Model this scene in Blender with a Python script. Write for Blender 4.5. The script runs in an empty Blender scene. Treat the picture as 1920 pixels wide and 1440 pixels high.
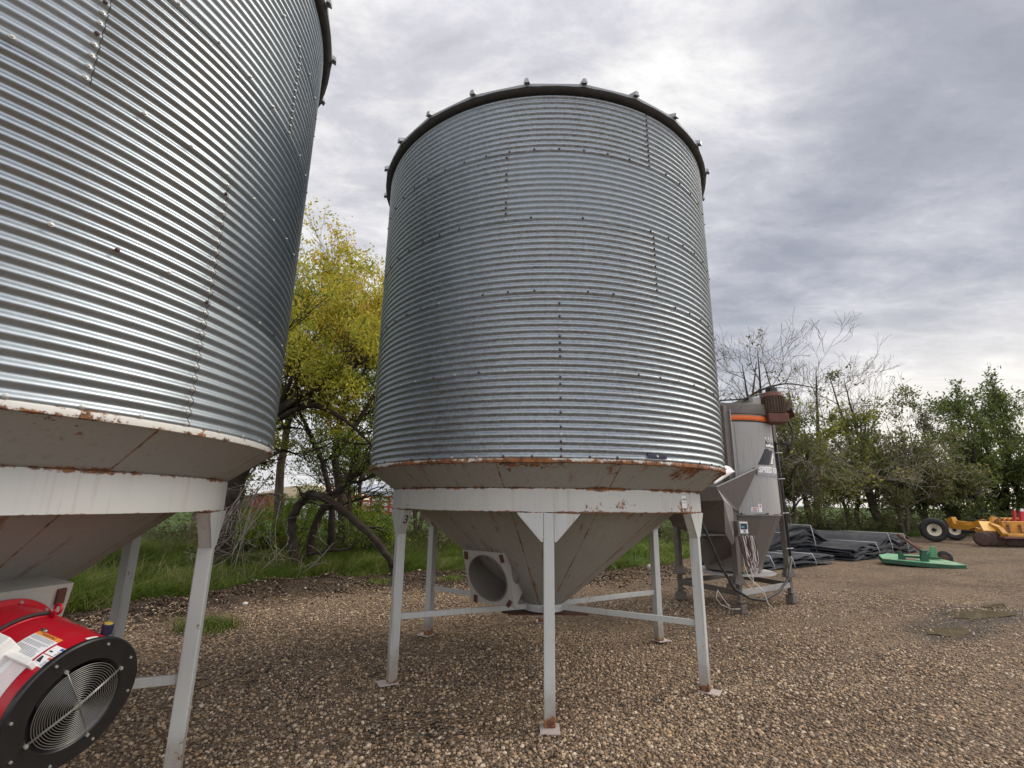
import bpy, math, random
import numpy as np
from mathutils import Vector, Matrix
from math import radians as RAD, pi as PI, sin, cos

scene = bpy.context.scene
col = scene.collection
# ------------------------------------------------------------------ camera
F_PX, PITCH, ROLL, HC = 916.24, .2380, .0125, 1.897      # focal length in px of a 1920 px wide picture
_fw = np.array([0, cos(PITCH), sin(PITCH)]); _up = np.array([0, -sin(PITCH), cos(PITCH)]); _rt = np.array([1., 0, 0])
CR = _rt * cos(ROLL) + _up * sin(ROLL); CU = _up * cos(ROLL) - _rt * sin(ROLL)
cam_d = bpy.data.cameras.new('camera'); cam = bpy.data.objects.new('camera', cam_d); col.objects.link(cam)
cam_d.sensor_width = 36; cam_d.lens = 36 * F_PX / 1920; cam_d.clip_start = .05; cam_d.clip_end = 3000
M = Matrix(((CR[0], CU[0], -_fw[0], 0), (CR[1], CU[1], -_fw[1], 0), (CR[2], CU[2], -_fw[2], HC), (0, 0, 0, 1)))
cam.matrix_world = M
scene.camera = cam
scene.view_settings.view_transform = 'Standard'; scene.view_settings.look = 'None'
scene.view_settings.exposure = 0.95; scene.view_settings.gamma = 1
scene.cycles.max_bounces = 6; scene.cycles.diffuse_bounces = 3; scene.cycles.glossy_bounces = 3
scene.cycles.transparent_max_bounces = 4; scene.cycles.use_denoising = True

def at(u, v, Y):
    """point seen at pixel (u, v) of the 1920x1440 photograph, Y metres in front of the camera"""
    d = _fw + CR * (u - 960) / F_PX - CU * (v - 720) / F_PX
    return np.array([0, 0, HC]) + d * (Y / d[1])
# ------------------------------------------------------------------ sky and sun
SUN_AZ, SUN_EL = RAD(70), RAD(42)          # azimuth from +Y towards +X
SUN_DIR = Vector((sin(SUN_AZ) * cos(SUN_EL), cos(SUN_AZ) * cos(SUN_EL), sin(SUN_EL)))
sd = bpy.data.lights.new('sun', 'SUN'); sd.energy = 1.4; sd.angle = RAD(28); sd.color = (1, .93, .82)
so = bpy.data.objects.new('sun', sd); col.objects.link(so)
so.rotation_euler = SUN_DIR.to_track_quat('Z', 'Y').to_euler()

class NT:
    def __init__(s, tree): s.t = tree; s.n = tree.nodes; s.l = tree.links
    def node(s, typ, ins=None, **kw):
        n = s.n.new(typ)
        for k, v in kw.items(): setattr(n, k, v)
        for k, v in (ins or {}).items(): s.put(n.inputs[k], v)
        return n
    def put(s, sock, v):
        if isinstance(v, bpy.types.NodeSocket): s.l.new(v, sock)
        elif isinstance(v, (tuple, list)) and len(v) == 3 and sock.type == 'RGBA': sock.default_value = (*v, 1)
        else: sock.default_value = v
    def m(s, op, a, b=None, c=None, clamp=False):
        n = s.n.new('ShaderNodeMath'); n.operation = op; n.use_clamp = clamp
        for i, v in enumerate((a, b, c)):
            if v is not None: s.put(n.inputs[i], v)
        return n.outputs[0]
    def vm(s, op, a, b=None):
        n = s.n.new('ShaderNodeVectorMath'); n.operation = op
        s.put(n.inputs[0], a)
        if b is not None: s.put(n.inputs[1], b)
        return n.outputs['Value' if op in ('DOT_PRODUCT', 'LENGTH') else 'Vector']
    def mix(s, f, a, b, blend='MIX'):
        n = s.n.new('ShaderNodeMix'); n.data_type = 'RGBA'; n.blend_type = blend
        s.put(n.inputs[0], f); s.put(n.inputs[6], a); s.put(n.inputs[7], b); return n.outputs[2]
    def noise(s, vec, scale, detail=4, rough=.5, dist=0.):
        n = s.node('ShaderNodeTexNoise', {'Scale': scale, 'Detail': detail, 'Roughness': rough, 'Distortion': dist})
        if vec is not None: s.l.new(vec, n.inputs['Vector'])
        return n.outputs['Fac']
    def map(s, vec, scale=(1, 1, 1), rot=(0, 0, 0), loc=(0, 0, 0)):
        n = s.node('ShaderNodeMapping'); s.l.new(vec, n.inputs['Vector'])
        n.inputs['Scale'].default_value = scale; n.inputs['Rotation'].default_value = rot; n.inputs['Location'].default_value = loc
        return n.outputs[0]
    def ramp(s, f, stops, interp='LINEAR'):
        n = s.n.new('ShaderNodeValToRGB'); s.l.new(f, n.inputs[0]); cr = n.color_ramp; cr.interpolation = interp
        while len(cr.elements) > 1: cr.elements.remove(cr.elements[-1])
        cr.elements[0].position = stops[0][0]; cr.elements[0].color = _c(stops[0][1])
        for p, c in stops[1:]: cr.elements.new(p).color = _c(c)
        return n.outputs[0]
    def sm(s, v, a, b):
        n = s.n.new('ShaderNodeMapRange'); n.interpolation_type = 'SMOOTHSTEP'
        s.put(n.inputs[0], v); n.inputs[1].default_value = a; n.inputs[2].default_value = b; return n.outputs[0]
def _c(c): return (c, c, c, 1) if isinstance(c, (int, float)) else (*c, 1)

world = bpy.data.worlds.new('World'); scene.world = world; world.use_nodes = True
W = NT(world.node_tree); W.n.clear()
sky = W.node('ShaderNodeTexSky', sky_type='NISHITA', sun_disc=False, sun_elevation=SUN_EL, sun_rotation=SUN_AZ)
bg1 = W.node('ShaderNodeBackground', {'Color': sky.outputs[0], 'Strength': .08})
dirv = W.node('ShaderNodeTexCoord').outputs['Generated']
sep = W.node('ShaderNodeSeparateXYZ', {'Vector': dirv})
dz = sep.outputs[2]
zc = W.m('ADD', W.m('MAXIMUM', dz, 0.), .13)
px = W.m('DIVIDE', sep.outputs[0], zc); py = W.m('DIVIDE', sep.outputs[1], zc)
pv = W.node('ShaderNodeCombineXYZ', {'X': px, 'Y': py, 'Z': 0.}).outputs[0]
n_big = W.noise(W.map(pv, (.85, .6, 1), (0, 0, RAD(-38))), 1.0, 6, .55, .6)
n_mid = W.noise(W.map(pv, (1.7, 2.9, 1), (0, 0, RAD(-44)), (3, 7, 0)), 1.3, 12, .62, .25)
n_fin = W.noise(W.map(pv, (3, 5.6, 1), (0, 0, RAD(-48)), (9, 2, 0)), 1.5, 9, .66, .35)
def blob(v, a, b):
    v = Vector(v).normalized(); return W.sm(W.vm('DOT_PRODUCT', dirv, tuple(v)), a, b)
dens = W.m('ADD', W.m('MULTIPLY', n_big, .44), W.m('ADD', W.m('MULTIPLY', n_mid, .58), W.m('MULTIPLY', n_fin, .34)))   # about .38 .. .8
dens = W.m('SUBTRACT', dens, W.m('MULTIPLY', blob((.36, .63, .69), .968, .999), .10))
dens = W.m('SUBTRACT', dens, .085)
dens = W.m('SUBTRACT', dens, W.m('MULTIPLY', blob((.31, .72, .60), .975, .9995), .09))
dens = W.m('ADD', dens, W.m('MULTIPLY', blob((.67, .66, .36), .82, .985), .21))
dens = W.m('SUBTRACT', dens, W.m('MULTIPLY', blob((.70, .69, .16), .93, .995), .22))
dens = W.m('SUBTRACT', dens, W.m('MULTIPLY', blob((.22, .97, .10), .72, .99), .10))
dens = W.m('SUBTRACT', dens, W.m('MULTIPLY', blob((-.45, .85, .3), .75, .99), .07))
dens = W.m('SUBTRACT', dens, W.m('MULTIPLY', blob((.9, -.1, .62), .6, .99), .07))
dens = W.m('SUBTRACT', dens, W.m('MULTIPLY', blob((-.28, .72, .62), .86, .99), .07))
ccol = W.ramp(dens, [(.30, (1.0, .985, .95)), (.41, (.80, .79, .79)), (.50, (.61, .605, .645)), (.60, (.485, .488, .53)), (.72, (.36, .372, .425)), (.85, (.28, .298, .35))])
low = W.sm(dz, .36, .0)                       # thin milky air near the horizon
ccol = W.mix(W.m('MULTIPLY', low, .45), ccol, (.80, .80, .81))
ccol = W.mix(W.m('MULTIPLY', W.m('MULTIPLY', blob((.72, .67, .17), .93, .995), low), .75), ccol, (1.15, 1.05, .88))
ccol = W.mix(W.sm(dz, -.02, -.06), ccol, (.16, .13, .10))
# added fill light: sky made brighter overhead and behind the camera
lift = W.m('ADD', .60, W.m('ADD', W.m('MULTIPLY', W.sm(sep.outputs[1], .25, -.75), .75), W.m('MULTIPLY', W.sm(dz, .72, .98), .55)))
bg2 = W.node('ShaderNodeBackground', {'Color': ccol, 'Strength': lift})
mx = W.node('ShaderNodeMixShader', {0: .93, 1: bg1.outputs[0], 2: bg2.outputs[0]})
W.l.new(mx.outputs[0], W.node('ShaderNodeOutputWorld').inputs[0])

# ------------------------------------------------------------------ mesh helpers
def tag(o, label=None, cat=None, group=None, kind=None):
    if label: o['label'] = label
    if cat: o['category'] = cat
    if group: o['group'] = group
    if kind: o['kind'] = kind
    return o
def link_mesh(name, me, mat, parent=None, smooth=False, bevel=0, loc=None):
    for mm in (mat if isinstance(mat, (list, tuple)) else [mat]): me.materials.append(mm)
    if smooth: me.polygons.foreach_set('use_smooth', np.ones(len(me.polygons), bool))
    o = bpy.data.objects.new(name, me); col.objects.link(o)
    if parent: o.parent = parent
    if loc is not None: o.location = loc
    if bevel:
        b = o.modifiers.new('bevel', 'BEVEL'); b.width = bevel; b.segments = 2; b.limit_method = 'ANGLE'; b.angle_limit = RAD(40)
    return o
def np_mesh(name, V, Fc, attrs=None):
    """V (n,3) floats, Fc (m,k) ints"""
    me = bpy.data.meshes.new(name); V = np.asarray(V, np.float32); Fc = np.asarray(Fc, np.int32); m, k = Fc.shape
    me.vertices.add(len(V)); me.vertices.foreach_set('co', V.ravel())
    me.loops.add(m * k); me.loops.foreach_set('vertex_index', Fc.ravel())
    me.polygons.add(m); me.polygons.foreach_set('loop_start', np.arange(0, m * k, k, dtype=np.int32))
    for n_, (dom, dat) in (attrs or {}).items():
        a = me.attributes.new(n_, 'FLOAT', dom); a.data.foreach_set('value', np.asarray(dat, np.float32))
    me.update(calc_edges=True); return me
def empty(name, loc=(0, 0, 0), rz=0):
    o = bpy.data.objects.new(name, None); col.objects.link(o); o.location = loc; o.rotation_euler = (0, 0, rz); o.empty_display_size = .2
    return o
class MB:
    def __init__(s): s.v = []; s.f = []
    def add(s, vs, fs):
        b = len(s.v); s.v += [tuple(map(float, p)) for p in vs]; s.f += [tuple(b + i for i in f) for f in fs]; return s
    def hexa(s, c8):
        return s.add(c8, [(0, 3, 2, 1), (4, 5, 6, 7), (0, 1, 5, 4), (1, 2, 6, 5), (2, 3, 7, 6), (3, 0, 4, 7)])
    def obox(s, c, ax, ay, az, hx, hy, hz):
        c, ax, ay, az = (np.array(q, float) for q in (c, ax, ay, az))
        return s.hexa([c + ax * hx * i + ay * hy * j + az * hz * k for k in (-1, 1) for i, j in ((-1, -1), (1, -1), (1, 1), (-1, 1))])
    def box(s, c, size, rz=0):
        return s.obox(c, (cos(rz), sin(rz), 0), (-sin(rz), cos(rz), 0), (0, 0, 1), size[0] / 2, size[1] / 2, size[2] / 2)
    def beam(s, a, b, w, h, up=(0, 0, 1)):
        a, b = np.array(a, float), np.array(b, float); d = b - a; L = np.linalg.norm(d); d /= L
        x = np.cross(d, up); x /= np.linalg.norm(x); z = np.cross(x, d)
        return s.obox((a + b) / 2, d, x, z, L / 2, w / 2, h / 2)
    def frustum(s, a, b, r0, r1, n=16, caps=True, ph=0):
        a, b = np.array(a, float), np.array(b, float); d = b - a; d /= np.linalg.norm(d)
        x = np.cross(d, (0, 0, 1) if abs(d[2]) < .9 else (1, 0, 0)); x /= np.linalg.norm(x); y = np.cross(d, x)
        vs = [c + (x * cos(2 * PI * i / n + ph) + y * sin(2 * PI * i / n + ph)) * r for c, r in ((a, r0), (b, r1)) for i in range(n)]
        fs = [(i, (i + 1) % n, n + (i + 1) % n, n + i) for i in range(n)]
        if caps: fs += [tuple(range(n))[::-1], tuple(range(n, 2 * n))]
        return s.add(vs, fs)
    def tube(s, pts, r, n=6, closed=False):
        P = [np.array(p, float) for p in pts]; N = len(P); vs = []; rr = r if isinstance(r, (list, tuple)) else [r] * N
        x = None
        for i in range(N):
            d = (P[(i + 1) % N] - P[i - 1]) if closed else (P[min(i + 1, N - 1)] - P[max(i - 1, 0)])
            d = d / (np.linalg.norm(d) + 1e-9)
            if x is None: x = np.cross(d, (0, 0, 1) if abs(d[2]) < .9 else (1, 0, 0))
            x = x - d * (x @ d); x /= np.linalg.norm(x) + 1e-9; y = np.cross(d, x)
            vs += [P[i] + (x * cos(2 * PI * k / n) + y * sin(2 * PI * k / n)) * rr[i] for k in range(n)]
        fs = [(i * n + k, i * n + (k + 1) % n, ((i + 1) % N) * n + (k + 1) % n, ((i + 1) % N) * n + k) for i in range(N if closed else N - 1) for k in range(n)]
        if not closed: fs += [tuple(range(n))[::-1], tuple(range((N - 1) * n, N * n))]
        return s.add(vs, fs)
    def lathe(s, prof, n=48, axis=None, a0=0, a1=2 * PI):
        """prof list of (r, z) about z, or about axis = (origin, dir, e1, e2) with z along dir"""
        full = abs(a1 - a0 - 2 * PI) < 1e-6; m = n if full else n + 1
        if axis is None: axis = ((0, 0, 0), (0, 0, 1), (1, 0, 0), (0, 1, 0))
        o, d, x, y = (np.array(q, float) for q in axis)
        vs = [o + d * z + (x * cos(a0 + (a1 - a0) * i / n) + y * sin(a0 + (a1 - a0) * i / n)) * r for r, z in prof for i in range(m)]
        fs = [(j * m + i, j * m + (i + 1) % m, (j + 1) * m + (i + 1) % m, (j + 1) * m + i) for j in range(len(prof) - 1) for i in range(n)]
        return s.add(vs, fs)
    def prism(s, poly, e, th):
        """poly 3d points (planar), extruded along vector e*th"""
        P = [np.array(p, float) for p in poly]; E = np.array(e, float) * th; n = len(P)
        return s.add(P + [p + E for p in P], [tuple(range(n))[::-1], tuple(range(n, 2 * n))] + [(i, (i + 1) % n, n + (i + 1) % n, n + i) for i in range(n)])
    def build(s, name, mat, parent=None, smooth=False, bevel=0, loc=None):
        me = bpy.data.meshes.new(name); me.from_pydata(s.v, [], s.f); me.update()
        o = link_mesh(name, me, mat, parent, smooth, bevel, loc)
        if smooth == 'auto':
            me.set_sharp_from_angle(angle=RAD(35))
        return o
def text_verts(txt, size=1., shear=0., bold=0.):
    cu = bpy.data.curves.new('t', 'FONT'); cu.body = txt; cu.size = size; cu.shear = shear; cu.offset = bold; cu.resolution_u = 3
    cu.align_x = 'CENTER'; cu.align_y = 'CENTER'
    o = bpy.data.objects.new('t', cu); col.objects.link(o); dg = bpy.context.evaluated_depsgraph_get(); dg.update()
    me = bpy.data.meshes.new_from_object(o.evaluated_get(dg)); bpy.data.objects.remove(o)
    V = np.array([v.co[:] for v in me.vertices]); Fc = [tuple(p.vertices) for p in me.polygons]
    bpy.data.meshes.remove(me); bpy.data.curves.remove(cu); return V, Fc

# ------------------------------------------------------------------ materials
def new_mat(name):
    m = bpy.data.materials.new(name); m.use_nodes = True; t = NT(m.node_tree); t.n.clear()
    out = t.node('ShaderNodeOutputMaterial'); b = t.node('ShaderNodeBsdfPrincipled'); t.l.new(b.outputs[0], out.inputs[0])
    return m, t, b
def plain(name, c, rough=.6, metal=0., var=.12, scale=6., bump=0., dirt=None, dirt_amt=.5, spec=.5):
    m, t, b = new_mat(name); oc = t.node('ShaderNodeTexCoord').outputs['Object']
    n = t.noise(oc, scale, 6, .6)
    c0 = tuple(x * (1 - var) for x in c); c1 = tuple(min(1, x * (1 + var)) for x in c)
    cc = t.ramp(n, [(.3, c0), (.7, c1)])
    if dirt:
        cc = t.mix(t.m('MULTIPLY', t.sm(t.noise(oc, scale * .6, 9, .7), .48, .66), dirt_amt), cc, dirt)
    t.put(b.inputs['Base Color'], cc); b.inputs['Metallic'].default_value = metal; b.inputs['Specular IOR Level'].default_value = spec
    t.put(b.inputs['Roughness'], t.m('ADD', t.m('MULTIPLY', n, .2), rough - .1))
    if bump: t.put(b.inputs['Normal'], t.node('ShaderNodeBump', {'Strength': bump, 'Distance': .01, 'Height': t.noise(oc, scale * 6, 6, .7)}).outputs[0])
    return m
RUST1, RUST2 = (.27, .115, .04), (.085, .036, .020)
def painted(name, base, levels=(), seams=0, amount=.5, side=0., runs=.60, grime=0., streak=.35, rough=.5, specks=.62):
    """old pale paint; rust follows real joints: horizontal welds at object heights `levels` [(z, halfwidth, amount)], radial weld seams"""
    m, t, b = new_mat(name); oc = t.node('ShaderNodeTexCoord').outputs['Object']
    s = t.node('ShaderNodeSeparateXYZ', {'Vector': oc})
    nb = t.noise(oc, 1.7, 5, .6); nf = t.noise(oc, 24, 8, .72); nm = t.noise(oc, 5.5, 9, .68)
    cc = t.mix(nb, tuple(x * .88 for x in base), tuple(min(1, x * 1.06) for x in base))
    drip = t.noise(t.map(oc, (26, 26, 1.3)), 1., 6, .6)
    cc = t.mix(t.m('MULTIPLY', t.sm(drip, .52, .75), streak), cc, tuple(x * y for x, y in zip(base, (.62, .55, .45))))
    mask = t.m('MULTIPLY', t.sm(t.m('ADD', t.m('MULTIPLY', nf, .5), t.m('MULTIPLY', nm, .5)), specks, specks + .06), 1.)
    for z, hw, am in levels:
        d = t.m('DIVIDE', t.m('ABSOLUTE', t.m('SUBTRACT', s.outputs[2], z)), hw)
        edge = t.m('SUBTRACT', 1., d, clamp=True)
        q = t.m('ADD', t.m('MULTIPLY', edge, .13 * am), t.m('ADD', t.m('MULTIPLY', nf, .30), t.m('ADD', t.m('MULTIPLY', nm, .34), t.m('ADD', t.m('MULTIPLY', nb, .42), t.m('MULTIPLY', t.sm(s.outputs[0], -.6, 1.9), side)))))
        mask = t.m('MAXIMUM', mask, t.m('MULTIPLY', t.sm(q, .655, .70), t.m('GREATER_THAN', edge, .001)))
    if seams:
        ang = t.m('ARCTAN2', s.outputs[1], s.outputs[0]); st = 2 * PI / seams
        fr = t.m('ABSOLUTE', t.m('SUBTRACT', t.m('FRACT', t.m('DIVIDE', ang, st)), .5))
        rad = t.vm('LENGTH', t.vm('MULTIPLY', oc, (1, 1, 0)))
        dist = t.m('MULTIPLY', t.m('MULTIPLY', fr, st), rad)
        line = t.m('SUBTRACT', 1., t.m('DIVIDE', dist, .035), clamp=True)
        q = t.m('ADD', t.m('MULTIPLY', line, .34), t.m('ADD', t.m('MULTIPLY', nm, .45), t.m('MULTIPLY', nf, .25)))
        mask = t.m('MAXIMUM', mask, t.sm(q, .58, .70))
        weld = t.sm(t.m('SUBTRACT', 1., t.m('DIVIDE', dist, .008), clamp=True), .1, .8)
        cc = t.mix(t.m('MULTIPLY', weld, .3), cc, (.3, .2, .13))
        # long rust runs that slide down the steep plates
        ca = t.node('ShaderNodeCombineXYZ', {'X': t.m('MULTIPLY', ang, 9.), 'Y': t.m('MULTIPLY', rad, .9), 'Z': 3.}).outputs[0]
        run = t.m('MULTIPLY', t.sm(t.noise(ca, 1.6, 8, .62), runs, runs + .10), t.sm(nm, .42, .60))
        mask = t.m('MAXIMUM', mask, t.m('MULTIPLY', run, .75))
    mask = t.m('MULTIPLY', mask, amount * 1.6, clamp=True)
    rc = t.mix(t.sm(t.noise(oc, 14, 8, .7), .38, .6), RUST2, RUST1)
    cc = t.mix(t.m('MULTIPLY', t.m('MULTIPLY', t.sm(t.m('ADD', s.outputs[2], t.m('MULTIPLY', nm, -.5)), .22, -.22), grime), .8), cc, (.21, .15, .10))
    cc = t.mix(mask, cc, rc)
    t.put(b.inputs['Base Color'], cc); t.put(b.inputs['Roughness'], t.m('ADD', rough, t.m('MULTIPLY', mask, .35), clamp=True))
    b.inputs['Specular IOR Level'].default_value = .35
    h = t.m('ADD', t.m('MULTIPLY', nf, .4), t.m('MULTIPLY', mask, -.5))
    t.put(b.inputs['Normal'], t.node('ShaderNodeBump', {'Strength': .25, 'Distance': .004, 'Height': h}).outputs[0])
    return m
def galvanised(name, tone, rough, spangle, dull=0.):
    m, t, b = new_mat(name); tc = t.node('ShaderNodeTexCoord'); oc = tc.outputs['Object']
    rnd = t.node('ShaderNodeObjectInfo').outputs['Random']
    v = t.node('ShaderNodeTexVoronoi', {'Scale': 60.}); t.l.new(oc, v.inputs['Vector'])
    vc = t.node('ShaderNodeSeparateColor', {0: v.outputs['Color']}).outputs[0]
    nb = t.noise(oc, 3.5, 7, .65); drip = t.noise(t.map(oc, (9, 9, 1.2)), 1., 7, .6)
    k = t.m('ADD', t.m('MULTIPLY', vc, spangle * .5), t.m('ADD', t.m('MULTIPLY', nb, .16), t.m('MULTIPLY', rnd, .20)))
    k = t.m('ADD', k, t.m('MULTIPLY', drip, .16))
    k = t.m('ADD', k, .70 - spangle * .25)
    cc = t.vm('MULTIPLY', t.node('ShaderNodeCombineXYZ', {'X': k, 'Y': k, 'Z': k}).outputs[0], tone)
    t.l.new(cc, b.inputs['Base Color']); b.inputs['Metallic'].default_value = 1. - dull
    r = t.m('ADD', rough - .10, t.m('ADD', t.m('MULTIPLY', vc, spangle * .30), t.m('MULTIPLY', nb, .16)))
    r = t.m('ADD', r, t.m('MULTIPLY', t.m('POWER', rnd, 2.), .20)); t.put(b.inputs['Roughness'], r)
    t.put(b.inputs['Normal'], t.node('ShaderNodeBump', {'Strength': spangle * .7, 'Distance': .0012, 'Height': vc}).outputs[0])
    return m
PAINT = (.60, .60, .56)
Mt = {}
Mt['wall_c'] = galvanised('galvanised_spangled', (.375, .412, .432), .41, .80)
Mt['wall_l'] = galvanised('galvanised_smooth', (.385, .425, .45), .40, .12)
Mt['roof'] = galvanised('galvanised_roof', (.34, .35, .35), .5, .3)
Mt['bolt'] = plain('zinc_bolt', (.52, .51, .47), .45, .7, .1, 60)
Mt['bolt_rusty'] = plain('rusty_bolt', (.09, .05, .04), .8, .1, .3, 60)
Mt['seal'] = plain('seam_sealant', (.10, .085, .075), .8, 0, .3, 40)
Mt['lip_c'] = painted('rusty_rim_paint', (.52, .49, .43), [(2.262, .06, 1.7), (2.30, .04, 1.6)], 0, .75, side=.04, specks=.50)
Mt['lip_l'] = painted('rim_paint', (.60, .58, .53), [(2.262, .05, .95), (2.295, .03, .8)], 0, .75, specks=.56)
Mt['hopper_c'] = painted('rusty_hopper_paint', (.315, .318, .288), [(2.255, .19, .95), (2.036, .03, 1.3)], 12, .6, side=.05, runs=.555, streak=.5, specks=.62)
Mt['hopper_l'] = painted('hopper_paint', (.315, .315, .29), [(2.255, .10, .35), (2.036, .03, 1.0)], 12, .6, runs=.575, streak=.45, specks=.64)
Mt['ring_c'] = painted('rusty_ring_paint', (.52, .52, .485), [(2.036, .035, 1.25), (1.811, .020, 1.35), (1.86, .11, .35)], 0, .6, side=.07, streak=.5, specks=.63)
Mt['ring_l'] = painted('ring_paint', (.54, .54, .51), [(2.036, .035, 1.3), (1.811, .012, 1.0)], 0, .6, streak=.35, specks=.66)
Mt['leg'] = painted('leg_paint', (.51, .525, .50), [(0.0, .12, 2.2), (.66, .05, .3), (1.81, .02, 1.6)], 0, .6, specks=.58, streak=.6, grime=.9)
Mt['plate'] = painted('foot_plate_paint', (.46, .39, .35), [(0, .05, .55)], 0, .5, specks=.6)
Mt['duct'] = painted('duct_paint', (.42, .41, .37), (), 0, .6, specks=.60)
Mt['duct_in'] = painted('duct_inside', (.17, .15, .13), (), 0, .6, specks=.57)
Mt['rust'] = plain('rust', (.10, .04, .025), .9, 0, .35, 30, .5)
Mt['black'] = plain('black_paint', (.012, .012, .013), .38, 0, .2, 20)
Mt['rubber'] = plain('black_rubber', (.028, .027, .027), .7, 0, .25, 12, .2, (.12, .10, .08), .4)
Mt['eave_shade'] = plain('shade_dark_closure', (.045, .04, .035), .85, 0, .3, 9)  # near-black tone that paints the shade below the roof edge
Mt['dark'] = plain('dark_void', (.01, .01, .01), .9)
Mt['red'] = plain('red_enamel', (.42, .006, .018), .32, 0, .06, 3, .05, (.26, .09, .07), .38)
Mt['wire'] = plain('plated_wire', (.33, .33, .31), .4, .85, .1, 30)
Mt['white'] = plain('white_label', (.80, .80, .80), .55, 0, .03, 8)
Mt['cream'] = plain('white_enamel', (.78, .77, .74), .4, 0, .04, 8, 0, (.5, .45, .38), .25)
Mt['orange'] = plain('orange_print', (.80, .26, .05), .5, 0, .04)
Mt['blue'] = plain('blue_print', (.07, .11, .36), .5, 0, .04)
Mt['redprint'] = plain('red_print', (.62, .12, .06), .5, 0, .04)
Mt['ink'] = plain('black_ink', (.03, .03, .035), .6)
Mt['greyink'] = plain('grey_ink', (.30, .30, .32), .6)
Mt['pink'] = plain('faded_paper', (.74, .64, .62), .6, 0, .08, 14)
Mt['navy'] = plain('navy_tape', (.014, .018, .045), .4)

# ------------------------------------------------------------------ grain bins
BR, Z0, TH = 2.2723, 2.310, .8128          # wall radius, height of the bottom bolt row, height of one tier
PIT = TH / 12; AMP = .0104
def bolt_mesh():
    mb = MB(); mb.lathe([(.0125, 0), (.0125, .0025), (.0085, .0035), (.0085, .0065), (.006, .009), (.0005, .0098)], 8)
    me = bpy.data.meshes.new('bolt'); me.from_pydata(mb.v, [], mb.f); me.update(); return me
BOLT = bolt_mesh(); BOLT_V = np.array([v.co[:] for v in BOLT.vertices]); BOLT_F = [tuple(p.vertices) for p in BOLT.polygons]
BOLT.materials.append(Mt['bolt'])
BOLT2 = BOLT.copy(); BOLT2.materials.clear(); BOLT2.materials.append(Mt['bolt_rusty'])

def sheet(k, a0, a1, parent, mat):
    nz, na = 121, 75
    z = np.linspace(Z0 + k * TH - .022, Z0 + (k + 1) * TH + (.02 if k < 4 else 0), nz); a = np.linspace(a0, a1 + RAD(.9), na)
    A, Z = np.meshgrid(a, z)
    lift = .0016 * (A - a0) / (a1 - a0)
    R = BR + .0028 * k + .0016 * np.sin(A * 9 + k * 2.1 + Z * 2.3) * np.sin(Z * 3.1 + A * 4) + AMP * np.cos(2 * PI * (Z - Z0) / PIT) + lift
    V = np.stack([R * np.cos(A), R * np.sin(A), Z], -1).reshape(-1, 3)
    # a narrow fold turns each sheet's free lower and right edge inward, so that laps show a real edge
    i = np.arange(nz - 1)[:, None] * na + np.arange(na - 1)[None]
    Fc = np.stack([i, i + 1, i + na + 1, i + na], -1).reshape(-1, 4)
    e = V.reshape(nz, na, 3)
    rr = np.linalg.norm(e[..., :2], axis=-1, keepdims=True)
    low = e[0].copy(); low[:, :2] *= (rr[0] - .003) / rr[0]
    rgt = e[:, -1].copy(); rgt[:, :2] *= (rr[:, -1] - .003) / rr[:, -1]
    b = len(V); V = np.vstack([V, low, rgt])
    j = np.arange(na - 1); F2 = np.stack([b + j, b + j + 1, j + 1, j], -1)
    b2 = b + na; j = np.arange(nz - 1); s_ = j * na + na - 1
    F3 = np.stack([s_, s_ + na, b2 + j + 1, b2 + j], -1)
    me = np_mesh('wall_sheet', V, np.vstack([Fc, F2[:, ::-1], F3]))
    o = link_mesh('wall_sheet', me, mat, parent, True); me.set_sharp_from_angle(angle=RAD(60)); return o

def ring_band(mb, r0, r1, z0, z1, n=144):
    """rectangular-section ring"""
    mb.lathe([(r1, z0), (r1, z1), (r0, z1), (r0, z0), (r1, z0)], n)

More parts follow.
